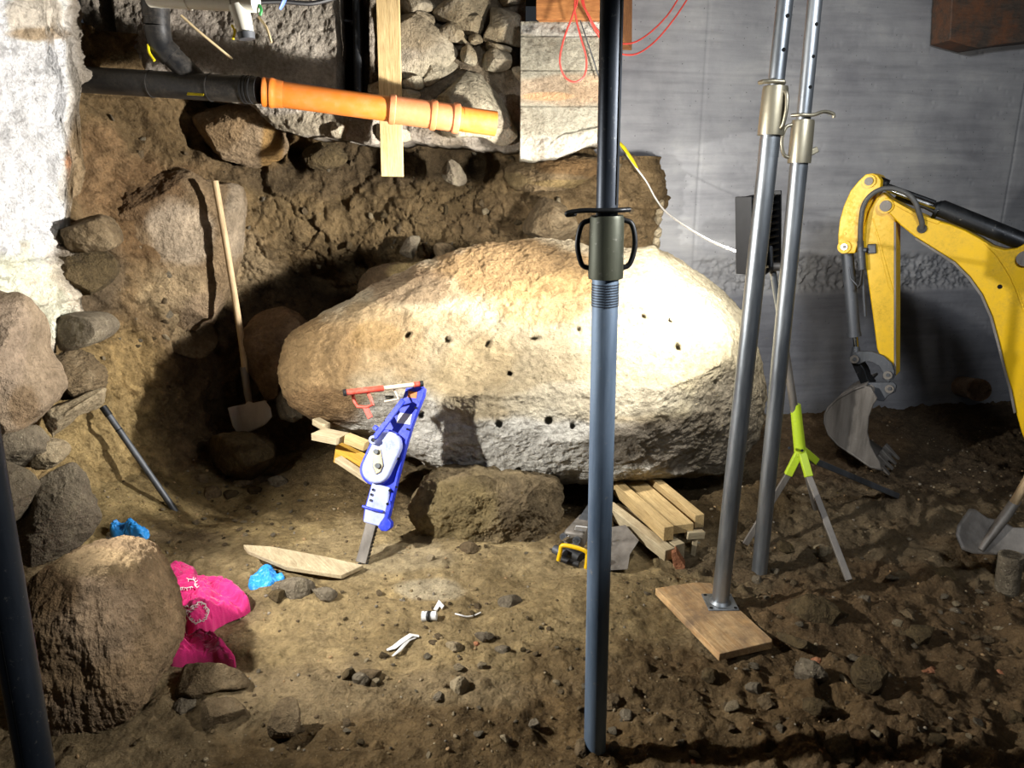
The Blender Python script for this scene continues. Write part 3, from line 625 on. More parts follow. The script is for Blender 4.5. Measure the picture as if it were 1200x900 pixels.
# under the boulder
rockthing('big round soil covered rock under the middle of the boulder', Zm(370,420,3.46,[(390,600),(420,530),(480,490),(560,475),(650,475),(760,490),(900,500),(1000,540),(1010,640),(940,720),(830,750),(700,768),(600,775),(520,775),(480,740),(430,680)]), 3.05, .13, .3, M['soil'], 8, seed=61, chis=9, amp=.13, p=.5, qs=(.9,.98), col=('8d7d60', [(540,600,50,40,'96855f',1),(620,600,40,50,'6e604a',.9)], 61, .25))  # right flank painted darker, shade put into the soil colour
# ground cobbles: (px, py, w, h, material, label)
COB = [(324,565,14,8,'stone_b','grey flat cobble at the right rim of the pit'),(299,575,9,6,'stone_d','dark cobble at the rim of the pit beside the grey one'),(247,578,14,8,'stone_a','brown cobble near the lower end of the steel bar'),
 (268,580,12,7,'stone_d','squat brown cobble just right of the one by the steel bar'),(284,568,15,5,'stone_c','long pale stone lying on the lower rim of the pit'),(235,562,9,6,'stone_a','small brown stone half sunk at the near left of the pit floor'),
 (345,692,24,14,'stone_b','large flat stone right behind the blue rag'),(378,698,20,9,'stone_b','flat grey stone under the board tip'),(325,700,14,9,'stone_d','small dark stone beside the blue rag'),
 (422,797,12,9,'stone_b','grey angular cobble, right hand of the cluster in the lower middle'),(434,793,15,8,'stone_a','wider brown cobble just behind the cluster in the lower middle'),(409,792,10,8,'stone_d','dark cobble at the left end of the cluster in the lower middle'),
 (538,805,12,12,'stone_c','round buff cobble standing alone in the lower middle'),(513,819,7,8,'stone_b','small grey stone left of the round buff cobble'),(601,705,16,8,'stone_b','oblong grey stone in the middle of the trodden soil'),
 (566,748,13,7,'stone_b','flat pebble right of the white strap end'),(530,759,12,6,'stone_c','low buff stone below the white strap'),(588,763,13,6,'stone_b','flat grey stone right below the flat pebble'),
 (504,655,6,5,'stone_c','small pale pebble above the trodden path'),(550,643,12,8,'stone_a','brown stone leaning on the round rock under the boulder'),(618,630,10,6,'stone_d','dark stone on the right flank of the round rock'),
 (477,540,0,0,None,None),(626,851,8,8,'stone_b','dark grey pebble left of the foot of the central prop'),(590,866,7,5,'stone_c','small reddish buff pebble near the bottom edge'),(681,880,9,13,'stone_a','brown stone leaning against the left side of the central prop foot'),
 (720,878,7,8,'stone_b','grey stone right against the foot of the central prop'),(718,825,15,11,'stone_a','brown stone just right of the central prop'),(735,840,10,8,'stone_b','grey stone with a bluish tint right of the central prop'),
 (885,808,11,9,'stone_b','rounded cobble below the plank in the right foreground'),(898,825,10,9,'stone_a','second rounded cobble below the plank, the nearer one'),(912,850,7,5,'stone_d','small dark pebble beyond the two rounded cobbles'),
 (965,725,0,0,None,None),(1020,797,20,28,'stone_d','tall blocky dark rock standing in the right foreground'),(955,834,26,13,'stone_d','low dark boulder shaped rock near the bottom right of centre'),(990,880,20,18,'stone_d','dark rock cut by the bottom edge on the right'),
 (1015,704,9,6,'stone_b','pebble behind the dark slab on the right mound'),(1056,678,13,9,'stone_a','rounded stone in the middle of the right mound'),(1066,722,15,8,'stone_a','oblong stone beneath the rounded one on the right mound'),
 (1122,718,10,6,'stone_b','small grey stone on the far right of the mound'),(965,647,13,9,'stone_c','pale angular stone between the galvanised prop and the tripod leg'),(922,640,11,9,'stone_d','dark cobble just behind the second galvanised prop foot'),
 (888,680,7,6,'stone_b','grey pebble in front of the second galvanised prop foot'),(1118,578,10,6,'stone_a','stone on the crest of the far right mound'),(1110,675,20,10,'stone_d','dark flat rock near the grey pipe stub'),
 (1193,842,9,10,'stone_d','rounded dark rock at the right edge'),(1083,747,28,13,'stone_d','large flat dark rock bedded in the right slope'),(835,795,14,12,'stone_d','dark rock bedded in the soil under the near corner of the plank'),
 (438,571,8,7,'stone_a','brown stone in the soil right behind the jack'),(600,858,0,0,None,None),(1010,770,0,0,None,None),(1164,640,0,0,None,None)]
for i, (px, py, w, h, m, lb) in enumerate(COB):
    if not w: continue
    rs = np.random.RandomState(900+i); g0 = ground(px, py+h*.7); o = []
    for k in range(9):
        an = 2*PI*k/9; f = rs.uniform(.82, 1.12); o.append((px+w*f*math.cos(an), py-h*f*math.sin(an)))
    dp = (g0-CAM)@FW; sz = (w+h)/2/FPX*dp
    rockthing(lb, o, g0[1]+sz*.5, sz*.9, sz*1.0, M[m], 5 if w < 18 else 6, 'stone', 'stone', seed=500+i, tilt=.3, chis=9, amp=.05)
# dark overturned slab in the right foreground
rockthing('dark overturned soil caked slab on the right mound', Zm(800,600,3,[(340,370),(400,310),(500,290),(560,340),(620,390),(600,440),(520,490),(440,450),(380,430)]), 2.23, .05, .12, M['stone_d'], 6, seed=71, tilt=.5)
rockthing('thinner edge of rock under the dark overturned slab', Zm(800,600,3,[(340,420),(400,440),(500,485),(500,512),(430,490),(360,455)]), 2.1, .05, .1, M['stone_d'], 6, seed=72, tilt=.5)
rockthing('folded grey stone with white patches below the dark slab', Zm(800,600,3,[(400,570),(425,520),(470,530),(500,560),(500,595),(440,608),(405,605)]), 1.99, .06, .05, M['stone_b'], 6, seed=73, tilt=.4, amp=.09)
for i, (o, lb) in enumerate([([(806,590),(815,565),(850,555),(890,535),(938,528),(905,565),(860,570),(825,590),(812,600)],'jagged orange roof tile shard on the right slope'),([(440,520),(470,512),(510,535),(490,555),(460,545)],'orange brick chip lying on the folded grey stone'),
    ([(455,855),(480,832),(505,840),(490,860),(465,865)],'orange brick chip near the bottom edge'),([(1102,560),(1115,553),(1128,575),(1115,585)],'small orange chip far right on the slope'),([(20,880),(35,868),(50,890),(35,905)],'orange brick chip at the bottom left of the dark soil'),([(1090,405),(1120,408),(1152,398),(1150,410),(1100,418)],'thin white chip on the far right of the mound')]):
    o = Zm(800,600,3,o); cx, cy = np.mean(o, axis=0); g0 = ground(cx, cy); 
    rockthing(lb, o, g0[1]+.004, .012, .02, M['stone_c'] if 'white' in lb else M['brick'], 4, 'shard', 'shard', seed=700+i, tilt=.9, chis=5, amp=.05)
o = Zm(400,600,3,[(450,462),(470,455),(492,462),(490,480),(465,480)]); cx, cy = np.mean(o, axis=0); g0 = ground(cx, cy)
rockthing('orange chip between the pebbles in the middle of the floor', o, g0[1], .012, .02, M['brick'], 4, 'shard', 'shard', seed=720, tilt=.9)

# countable small pebbles: copies of a few source stones; the finer grit is one object
rs = random.Random(5); srcs = []
def unit_rock(seed, n=3, ch=9):
    D, F = ico(n); r = np.random.RandomState(seed); L = D*A(*r.uniform(.65, 1.1, 3))*A(1,1,.7)
    for k in range(ch):
        d = unit(r.normal(size=3)); q = L@d; h = np.quantile(q, r.uniform(.75, .93)); L = L-np.maximum(0, q-h)[:,None]*d
    return L*(1+.07*fbm(L*2.5+seed, 3, seed))[:,None], F
UR = [unit_rock(s) for s in range(8)]
grp = {'l': ('pebbles scattered over the trodden soil', 'small pebble lying loose on the lit trodden soil'), 'r': ('clods and pebbles on the right mound', 'small stone or clod on the dark right hand mound'), 'b': ('pebbles at the foot of the bank', 'small stone at the foot of the earth bank')}
cnt = 0
def pebble(px, py, r, key):
    global cnt
    k = cnt % 24; cnt += 1; g0 = ground(px, py)
    if k >= len(srcs):
        V, F = UR[k % 8]; me = bpy.data.meshes.new('pebble'); me.from_pydata([tuple(x) for x in V], [], [tuple(f) for f in F.tolist()]); me.polygons.foreach_set('use_smooth', [True]*len(me.polygons))
        me.materials.append(M[['stone_a','stone_b','stone_c','stone_a','stone_d','stone_b'][k % 6]]); o = bpy.data.objects.new('pebble', me); srcs.append(o)
    else: o = srcs[k].copy()
    C.objects.link(o); o.location = g0+A(0,0,r*.35); o.scale = (r*rs.uniform(.8,1.3), r*rs.uniform(.8,1.2), r*rs.uniform(.7,1.)); o.rotation_euler = (rs.uniform(-.3,.3), rs.uniform(-.3,.3), rs.uniform(0,6.3))
    o['group'], o['label'] = grp[key]; o['category'] = 'pebble'
for _ in range(85):
    px, py = rs.gauss(560,130), rs.uniform(690,890)
    if 300 < px < 840: pebble(px, py, rs.choice([.008,.009,.011,.014,.019]), 'l')
for _ in range(95): pebble(rs.uniform(850,1195), rs.uniform(600,890), rs.choice([.008,.010,.013,.017,.024]), 'r')
for _ in range(50): pebble(rs.uniform(190,360), rs.uniform(560,640), rs.choice([.008,.010,.014,.018]), 'b')
for _ in range(20): pebble(rs.uniform(440,660), rs.uniform(600,650), rs.choice([.009,.011,.015]), 'b')
grp['w'] = ('stones bedded in the earth bank', 'small stone bedded in the face of the earth bank')
bpx_, bpy_ = proj(BANK); okb = np.where((((bpx_ > 310) & (bpx_ < 760) & (bpy_ > 178) & (bpy_ < 320)) | ((bpx_ > 120) & (bpx_ < 330) & (bpy_ > 130) & (bpy_ < 420))) & (BANK[:,2] > .2))[0]
for _ in range(110):
    i = okb[rs.randrange(len(okb))]; pebble(600, 700, rs.choice([.009,.012,.016,.022,.030]), 'w'); o = C.objects[-1]; n_ = BANKN[i]
    o.location = BANK[i]+A(n_[0], n_[1], 0)*.1*o.scale[0]; o.scale = [q*rs.uniform(.9,1.1) for q in o.scale]; o.rotation_euler = (rs.uniform(0,3), rs.uniform(0,3), rs.uniform(0,6))
# grit
nr = np.random.RandomState(3); NG = 9000; LV, LF = UR[2]; D2, F2 = ico(1); allV = []; allF = []; cols = []
gx = nr.uniform(-2.0, 3.4, NG); gy = 1.2+(nr.rand(NG)**1.4)*3.4; gz = floor_h(gx, gy); dens = fbm(np.stack([gx,gy,gx*0],1)*2.2, 3, 55)
keep = (dens+nr.normal(size=NG)*.45 > -.05); gx, gy, gz = gx[keep], gy[keep], gz[keep]
for i in range(len(gx)):
    r = .0025+.0065*nr.rand()**2.2; sc = nr.uniform(.6,1.2,3)*r; an = nr.rand()*6.3; ca, sa = math.cos(an), math.sin(an); q = D2*sc; q = np.stack([q[:,0]*ca-q[:,1]*sa, q[:,0]*sa+q[:,1]*ca, q[:,2]*.8], 1)
    allV.append(q*(1+.2*nr.uniform(-1,1,(len(q),1)))+A(gx[i],gy[i],gz[i]+r*.2)); allF.append(F2+i*len(D2)); cols.append(np.tile(A(*lin(['6d5d44','857456','9a8b70','5c4e3a','8f8676','a98c66'][nr.randint(6)])), (len(D2),1)))
g_ = link('grit', (np.concatenate(allV), np.concatenate(allF)), M['stone_attr'], smooth_a=180, col=np.concatenate(cols), kind='stuff', label='fine grit and crumbs of soil strewn over the whole floor', cat='grit', base=(0,0,0))
# ------------------------------------------------------------------ steel props
def bez(pts, n=24):
    p = np.array(pts, float); K = np.vstack([2*p[0]-p[1], p, 2*p[-1]-p[-2]]); out = []
    for i in range(1, len(K)-2):
        a, b, c, d = K[i-1:i+3]
        for t in np.linspace(0, 1, n, endpoint=False): out.append(.5*((2*b)+(c-a)*t+(2*a-5*b+4*c-d)*t*t+(3*b-a-3*c+d)*t**3))
    return out+[p[-1]]
def arc(c, u, v, r, a0, a1, n=16, ry=None): return [c+u*math.cos(a)*r+v*math.sin(a)*(ry or r) for a in np.linspace(a0, a1, n)]
def prop(label, foot, top2, col_lo, col_hi, mo, mi, mn, ro=.030, ri=.0242, holes=(), hmat=None, split=False):
    """foot, top2: two points on the axis; col_lo/hi: fraction points (z) of the collar nut"""
    foot = np.asarray(foot); ax = unit(top2-foot); topz = 2.74; top = foot+ax*((topz-foot[2])/ax[2])
    t = thing('steel_prop', label, 'prop', foot, 'adjustable steel props')
    at = lambda z: foot+ax*((z-foot[2])/ax[2])
    X = unit(np.cross((0,1,0), ax)); Yv = np.cross(ax, X)
    if not split: link('outer_tube', G().tube([foot, at(col_lo)], ro, 32), mo, t)
    else:
        link('outer_tube', G().tube([foot, at(col_lo)], ro, 32), mo, t)
    link('inner_tube', G().tube([at(col_lo-.05), at(topz-.012)], ri, 32), mi, t)
    for z in holes: link('pin_hole', G().cyl(at(z)-Yv*(ri-.002)+X*.004, at(z)-Yv*(ri+.0006)+X*.004, .006, seg=16), M['hole'], t)
    gt = G()
    for k in range(9): z = col_lo-.012-.006*k; gt.tube([at(z), at(z-.003)], ro+.0012, 28)
    link('thread', gt, mi, t)
    # nut with two handles
    zc, zh = col_lo, col_hi
    nuts[t.name] = link('collar_nut', G().tube([at(zc), at(zc+.01), at(zh-.008), at(zh)], [ro+.009, ro+.0095, ro+.008, ro+.006], 32), mn, t)
    s = [G(), G()]
    return t, at, X, Yv, ax
nuts = {}
def nut_handles(t, at, X, zc, zh, mn, r0, out=.03, sides=(1,-1), w=.006):
    for s in sides:
        a, b = at(zc+.012), at(zh-.006); m = (a+b)/2
        link('nut_handle', G().tube(bez([a+X*s*r0, a+X*s*(r0+out*.65)+(b-a)*.10, m+X*s*(r0+out), b+X*s*(r0+out*.7)-(b-a)*.10, b+X*s*r0], 8), w, 10), mn, nuts[t.name])
fz = lambda px, py, Y: P(px, py, Y)
# central prop
g0 = P(697,878,1.72); tp = P(717,0,1.66)
t, at, X, Yv, ax = prop('dark blue steel prop standing in the middle of the picture', g0+A(0,0,-.02), tp, P(708,325,1.69)[2], P(709,252,1.69)[2], M['dkpipe_low'], M['dkpipe'], M['nut_green'])
nut_handles(t, at, X, P(708,320,1.69)[2], P(709,254,1.69)[2], M['black_iron'], .036, .028)
z = P(709,245,1.69)[2]; c = at(z)
link('locking_pin', G().tube(bez([c+X*.046-Yv*.02, c+X*.02-Yv*.036, c-X*.02-Yv*.036, c-X*.055-Yv*.03, c-X*.085-Yv*.025+A(0,0,-.004), c-X*.088-Yv*.02+A(0,0,-.009), c-X*.07-Yv*.01+A(0,0,-.008)], 8), .0055, 10), M['black_iron'], t)
link('pin_washer', G().tube([c-A(0,0,.006), c+A(0,0,.001)], .036, 28), M['black_iron'], t)
link('groove', G().beam(at(z+.01)+X*.0165-Yv*.0165, at(2.72)+X*.0165-Yv*.0165, .004, .006), M['black_iron'], t)
# right pair
B1 = ground(843,715); g1 = P(843,716,B1[1]); tp = P(920,0,B1[1]+.03)
t, at, X, Yv, ax = prop('galvanised steel prop standing on the plank', g1+A(0,0,.036), tp, P(900,158,B1[1])[2], P(905,100,B1[1])[2], M['gal'], M['gal'], M['gal_b'], holes=[P(915,y,B1[1])[2] for y in (18,58)])
nut_handles(t, at, unit(X*.5-Yv), P(900,156,B1[1])[2], P(905,104,B1[1])[2], M['gal_b'], .033, .02, sides=(1,))
c = at(P(905,96,B1[1])[2]); link('locking_pin', G().tube([c+X*.02-Yv*.01, c+X*.01-Yv*.034, c-X*.02-Yv*.034, c-X*.045-Yv*.025, c-X*.05], .0065, 10), M['gal_b'], t)
fp = g1+A(0,0,.036); bp = link('base_plate', G().beam(fp-A(.055,.0,0), fp+A(.055,0,0), .11, .006), M['gal'], t, bevel=.004)
link('weld_collar', G().tube([fp, fp+A(0,0,.012)], [.042,.031], 28), M['gal'], t)
bg = G()
for sx in (-1,1):
    for sy in (-1,1): link('bolt_hole', G().cyl(fp+A(sx*.043,sy*.043,.002), fp+A(sx*.043,sy*.043,.0045), .006), M['hole'], bp)

B2 = ground(890,668); tp = P(955,0,B2[1]+.03); g2 = P(890,668,B2[1])
t, at, X, Yv, ax = prop('galvanised steel prop standing bare on the soil beside the tripod', g2-A(0,0,.02), tp, P(935,191,B2[1])[2], P(941,140,B2[1])[2], M['gal'], M['gal'], M['gal_b'], holes=[P(950,y,B2[1])[2] for y in (28,66,102)])
nut_handles(t, at, X, P(935,189,B2[1])[2], P(941,143,B2[1])[2], M['gal_b'], .034, .034, sides=(-1,))
c = at(P(941,135,B2[1])[2]); link('locking_pin', G().tube(bez([c-X*.045-Yv*.01, c-X*.02-Yv*.033, c+X*.02-Yv*.033, c+X*.06-Yv*.02+A(0,0,.012), c+X*.095-Yv*.012+A(0,0,.006), c+X*.10-Yv*.01-A(0,0,.006)], 6), .006, 10), M['gal_b'], t)
link('nut_lug', G().beam(at(P(935,180,B2[1])[2])+X*.03, at(P(935,174,B2[1])[2])+X*.06, .012, .02), M['gal_b'], t, bevel=.003)
# left prop
g3 = P(42,900,1.14); tp = P(-9,600,1.14); d = unit(tp-g3); foot = g3-d*(g3[2]-.02)/d[2]
t, at, X, Yv, ax = prop('dark steel prop at the left edge of the picture', foot, tp, 1.7, 1.78, M['dkpipe'], M['dkpipe'], M['black_iron'])
nut_handles(t, at, X, 1.7, 1.78, M['black_iron'], .036, .028)
link('seam', G().beam(at(.03)-Yv*.0295, at(1.66)-Yv*.0295, .004, .003), M['black_iron'], t)

# ------------------------------------------------------------------ drain pipes
def PY(px, py, Y): return P(px, py, Y)
a, b = P(108,94,3.60), P(304,106,3.50)
t = thing('drain_pipe', 'black and orange plastic drain pipe with a branch, running along the foundation wall', 'pipe', P(300,110,3.4))
R1 = .0565; ax1 = unit(b-a)
link('black_pipe', G().tube([a-ax1*.1, b], R1, 36), M['black_pl'], t)
for q in (.36, .71): c = a+(b-a)*q; link('pipe_joint', G().tube([c, c+ax1*.006], R1+.0025, 36), M['black_pl'], t)
gq = G()
for q in (.91,.93,.955): c = a+(b-a)*q; gq.tube([c, c+ax1*.008], R1+.003, 36)
link('seal_ribs', gq, M['black_rub'], t)
# branch and elbow
j = P(234,98,3.57); e1 = P(190,55,3.51); e2 = P(184,30,3.5); e3 = P(181,-80,3.5)
link('branch', G().tube([j+A(.02,0,-.02), e1], .0475, 32), M['black_pl'], t, 'angled branch leading up to the elbow')
link('elbow', G().tube(bez([e1+(j-e1)*.25, e1, e1+(e2-e1)*.5+A(-.004,0,0), e2], 8), .053, 32), M['black_pl'], t)
link('riser', G().tube([e2, e3], .052, 32), M['black_pl'], t)
link('riser_socket', G().tube([P(183,22,3.5), P(182,2,3.5)], .056, 32), M['black_pl'], t)
n1 = unit(CAM-a); c = P(229,110,3.485); link('yellow_label', G().beam(c-ax1*.038, c+ax1*.038, .001, .017, up=(0,.8,1)), M['yellow_tag'], t, 'small yellow label with a blue mark')
bpy.data.objects[-1] if False else None
c = P(177,62,3.32); link('yellow_band', G().tube(bez([P(173.5,52,3.47), P(175,62,3.46), P(181,71,3.455)], 6), .006, 8), M['yellow_tag'], t)
# orange run
a2, b2 = P(304,107,3.50), P(581,145,3.70); ax2 = unit(b2-a2)
f = lambda px: a2+(b2-a2)*((px-304)/(581-304))
link('orange_pipe', G().tube([f(309), f(452), f(475), f(560)], [.0555,.0555,.0555,.0555], 36), M['orange_pl'], t)
def prof_tube(name, L, mat): return link(name, G().tube([f(p) for p, r in L], [r for p, r in L], 36), mat, t)
prof_tube('socket', [(307,.057),(308,.0625),(311,.0625),(312,.0605),(315,.0605),(316,.064),(319,.064),(320,.061),(324,.060),(330,.0575)], M['orange_pl'])
prof_tube('coupling', [(451,.058),(452,.066),(455,.067),(458,.066),(459,.062),(462,.062),(500,.0615),(501,.067),(504,.069),(507,.067),(508,.0615),(527,.0615),(528,.068),(532,.070),(535,.068),(536,.058)], M['orange_pl2'])
link('pipe_end', G().pipe(f(540), f(581), .0565, .0525), M['orange_pl'], t)
# white waste pipe at the top
t = thing('waste_pipe', 'cream plastic waste pipe with a short down spout hanging at the top left', 'pipe', P(240,5,3.2))
a, b = P(176,-3,3.25), P(300,3,3.15); link('pipe', G().tube([a, b], .036, 28), M['white_pl'], t); axw = unit(b-a)
for q in (.35,.78): link('pipe_socket', G().tube([a+(b-a)*q, a+(b-a)*(q+.03)], .039, 28), M['white_pl'], t)
link('spout', G().tube([P(279,6,3.16), P(284,22,3.16), P(289,42,3.16)], [.036,.035,.030], 28), M['white_pl'], t)
link('spout_ring', G().tube([P(288,38,3.16), P(289.5,46,3.16)], [.034,.031], 28), M['grey_iron'], t)
def wire(name, label, pts, r, mat, cat='cable', seg=8, **k): return link(name, G().tube(bez(pts, 10), r, seg), mat, label=label, cat=cat, **k)
wire('cable', 'black cable along the top edge beside the cream waste pipe', [P(296,3,3.2),P(330,2,3.25),P(365,4,3.3),(P(398,-4,3.35))], .009, M['black_rub'])
wire('wire_stub', 'pale wire slanting down behind the cream waste pipe', [P(212,18,3.6),P(232,36,3.62),P(255,55,3.66),P(272,69,3.7)], .006, M['cream_wire'], 'wire')
wire('wire_stub', 'frayed cream wire end right of the cream spout', [P(303,20,3.2),P(311,30,3.18),P(315,40,3.17),P(318,50,3.17)], .005, M['cream_wire'], 'wire')
wire('wire_stub', 'yellow wire end left of the cream spout', [P(272,30,3.2),P(275,37,3.18),P(273,46,3.17)], .005, M['yellow_tag'], 'wire')
wire('tape_scrap', 'green tape scrap beside the cream waste pipe', [P(304,6,3.17),P(306,12,3.16),P(305,18,3.16)], .006, M['green'], 'tape')
wire('plastic_strip', 'short blue plastic strip hanging from the top edge', [P(336,-6,3.2),P(332,3,3.18),P(328,10,3.18)], .010, M['bluebit'], 'strip', squash=.3) if False else link('plastic_strip', G().tube([P(352,-150,3.22),P(336,-6,3.2),P(332,3,3.18),P(328,11,3.18)], [.012,.014,.016,.010], 12, squash=.35), M['bluebit'], label='short blue plastic strip hanging from the top edge', cat='strip')
t = thing('vertical_pipe', 'thin dark vertical pipe in the wall slot left of the hanging board', 'pipe', P(419,108,4.0))
link('pipe', G().tube([P(421,118,3.98), P(417,-160,3.98)], .026, 20), M['black_iron'], t)
link('pipe_clamp', G().tube([P(418.5,29,4.03), P(418.4,25,4.03)], .031, 20), M['grey_iron'], t); link('clamp_arm', G().beam(P(404,24,4.02), P(418,26,4.02), .012, .01), M['grey_iron'], t)
# hanging board
link('hanging_board', G().beam(P(460,207,3.79), P(449,-220,3.79)+A(.0,0,0), .107, .028, up=(0,1,0)), M['wood'], label='long pale plank hanging upright in front of the foundation wall behind the orange pipe', cat='plank', bevel=.002)

# timber at the top
Yb = 3.75; q = [P(628,23,Yb), P(712,23,Yb), P(712,-90,Yb), P(628,-90,Yb)]
g = G().prism(q, A(.28,.95,0)); g.L = [(x*1.+y*3, y, z) for x, y, z in g.V]
link('timber_beam', g, M['wood_orange'], label='orange brown timber beam resting on top of the block pier', cat='beam', bevel=.004)
q = [(wallp(a_,b_,.02)) for a_, b_ in [(1090,53),(1104,57),(1122,62),(1150,57),(1200,52),(1290,44),(1290,-70),(1200,-66),(1096,-40),(1092,10)]]
g = G().prism(q, A(*(-wn*-.16),0)); g.L = [(x, y, z) for x, y, z in g.V]
link('old_timber', g, M['wood_old'], label='weathered dark timber end with orange split edge at the top right of the concrete wall', cat='beam', bevel=.006)

# red cables, one loose loop and two sagging runs
Yc = 3.66
wire('red_cable', 'red cable hanging in a long narrow loop in front of the block pier', [P(690,-128,Yc),P(678,-10,Yc),P(672,15,Yc),P(661,45,Yc),P(656,72,Yc),P(662,90,Yc),P(674,96,Yc),P(685,88,Yc),P(687,68,Yc),P(680,42,Yc),P(675,20,Yc),P(674,-5,Yc),P(684,-128,Yc)], .0042, M['red_cable'])
wire('red_cable', 'upper red cable sagging behind the central prop to the top edge', [P(676,-128,Yc),P(680,-12,Yc),P(690,18,Yc),P(704,40,Yc+.1),P(722,50,Yc+.25),P(742,50,Yc+.4),P(762,38,Yc+.5),P(782,18,Yc+.55),P(797,-5,Yc+.6)], .0042, M['red_cable'])
wire('red_cable', 'lower red cable sagging behind the central prop to the top edge', [P(679,-128,Yc+.03),P(682,-12,Yc),P(692,24,Yc),P(706,48,Yc+.1),P(724,62,Yc+.25),P(746,63,Yc+.4),P(768,48,Yc+.5),P(790,22,Yc+.55),P(808,-5,Yc+.6)], .0042, M['red_cable'])
wire('grey_wire', 'thin grey wire hanging down the block pier', [P(676,12,3.76),P(686,42,3.76),P(696,72,3.76),P(704,98,3.76)], .003, M['grey_iron'], 'wire')

# white lead with yellow tape running to the tripod light
c = thing('white_lead', 'white cable with a yellow tape flag, strung across the concrete wall to the tripod light', 'cable', P(760,230,4.2))
pts = [P(728,172,4.38),P(742,192,4.33),P(757,212,4.25),P(768,232,4.1),P(780,248,3.9),P(800,263,3.6),P(830,281,3.25),P(858,293,3.0),P(876,298,2.92)]
link('lead', G().tube(bez(pts, 10), .0045, 10), M['white_cable'], c)
gy = G().tube(bez([P(726,168,4.36),P(733,177,4.33),P(737,185,4.32),P(744,196,4.3)], 5), [.018]*15+[.008], 8, squash=.3) if False else G().tube([P(726,167,4.36),P(731,173,4.34),P(736,180,4.33),P(740,186,4.32),P(747,197,4.29)], [.014,.021,.017,.019,.008], 10, squash=.35)
link('tape_flag', gy, M['yellow_tag'], c); link('plug', G().tube([P(870,297,2.93), P(879,299,2.90)], .008, 10), M['yellow_tag'], c)

# ------------------------------------------------------------------ tripod light
YT = 2.95; hub = P(934,500,YT); hb = P(938,533,YT-.02); top = P(905,312,YT-.04)
feet = [ground(996,683), ground(872,640), ground(1054,582), ground(956,597)]
t = thing('tripod_floodlight', 'tripod work light with a black finned lamp head, grey pole and lime green joint', 'work light', A(hb[0],hb[1],0))
ax = unit(top-hub)
link('pole', G().tube([hub, hub+(top-hub)*.62], .0155, 20), M['worn_iron'], t)
link('upper_pole', G().tube([hub+(top-hub)*.60, top], .0125, 20), M['gal'], t)
link('pole_clamp', G().tube([hub+(top-hub)*.59, hub+(top-hub)*.64], .019, 20), M['black_iron'], t)
link('lime_sleeve', G().tube([P(932,474,YT), hb], [.021,.024], 20), M['lime'], t)
for i, f_ in enumerate(feet[:3]):
    d = unit(f_-hb); kn = hb+d*.10
    link('leg_bracket', G().beam(hb+A(0,0,.03)-d*.01, kn, .032, .022, up=(0,-1,.3)), M['lime'], t, bevel=.003)
    l = link('leg', G().beam(hb+d*.05, f_-d*.01, .026, .014, up=(0,-1,.3)), M['worn_iron'] if i != 2 else M['grey_iron'], t, bevel=.002)
link('leg', G().tube([hb-A(-.005,0,0), feet[3]], .012, 14), M['worn_iron'], t)
link('bracket_bolts', G().cyl(P(925,525,YT-.045), P(925,525,YT-.06), .006).cyl(P(940,528,YT-.05), P(940,528,YT-.065), .006), M['chrome'], t)
# head: finned housing facing left and back
hc = P(889,272,2.90); fdir = unit(A(-.66,.75,-.04)); upv = unit(A(-.13,0,1.)-fdir*(A(-.13,0,1.)@fdir)); sdv = np.cross(upv, fdir)
HW, HH = .10, .14
def hb_(p, a, b, c_): return p+fdir*a+sdv*b+upv*c_
def hbox(g, a0, a1, b0, b1, c0, c1): return g.hexa([hb_(hc,a,b,c_) for c_ in (c0, c1) for a, b in ((a0,b0),(a1,b0),(a1,b1),(a0,b1))])
hs = link('housing', hbox(G(), .012, .03, -HW, HW, -HH, HH), M['red_lamp'], t, bevel=.004)
gf = G()
for k in range(11):
    z = -HH+.012+k*(2*HH-.024)/10; hbox(gf, -.034, .014, -HW+.01, HW-.01, z-.003, z+.003)
link('cooling_fins', gf, M['red_lamp'], hs)
link('rim', hbox(hbox(G(), -.036, .034, -HW-.006, -HW, -HH-.004, HH+.004), -.036, .034, HW, HW+.006, -HH-.004, HH+.004), M['red_lamp'], hs, bevel=.002)
link('lamp_face', hbox(G(), .0302, .0312, -HW+.012, HW-.012, -HH+.014, HH-.014), M['lampface'], hs)
yk = G().tube([hb_(hc,-.03,-.03,-.06), hb_(hc,-.05,0,-.13), top+A(0,0,-.02)], .011, 12); yk.tube([hb_(hc,-.02,.05,-.1), hb_(hc,-.04,.02,-.15), top], .010, 12)
link('yoke', yk, M['grey_iron'], t); link('head_knob', G().tube([top-A(.03,.02,0), top+A(.03,-.02,0)], .016, 14), M['worn_iron'], t)
LAMP = hb_(hc, .05, 0, 0); LDIR = fdir

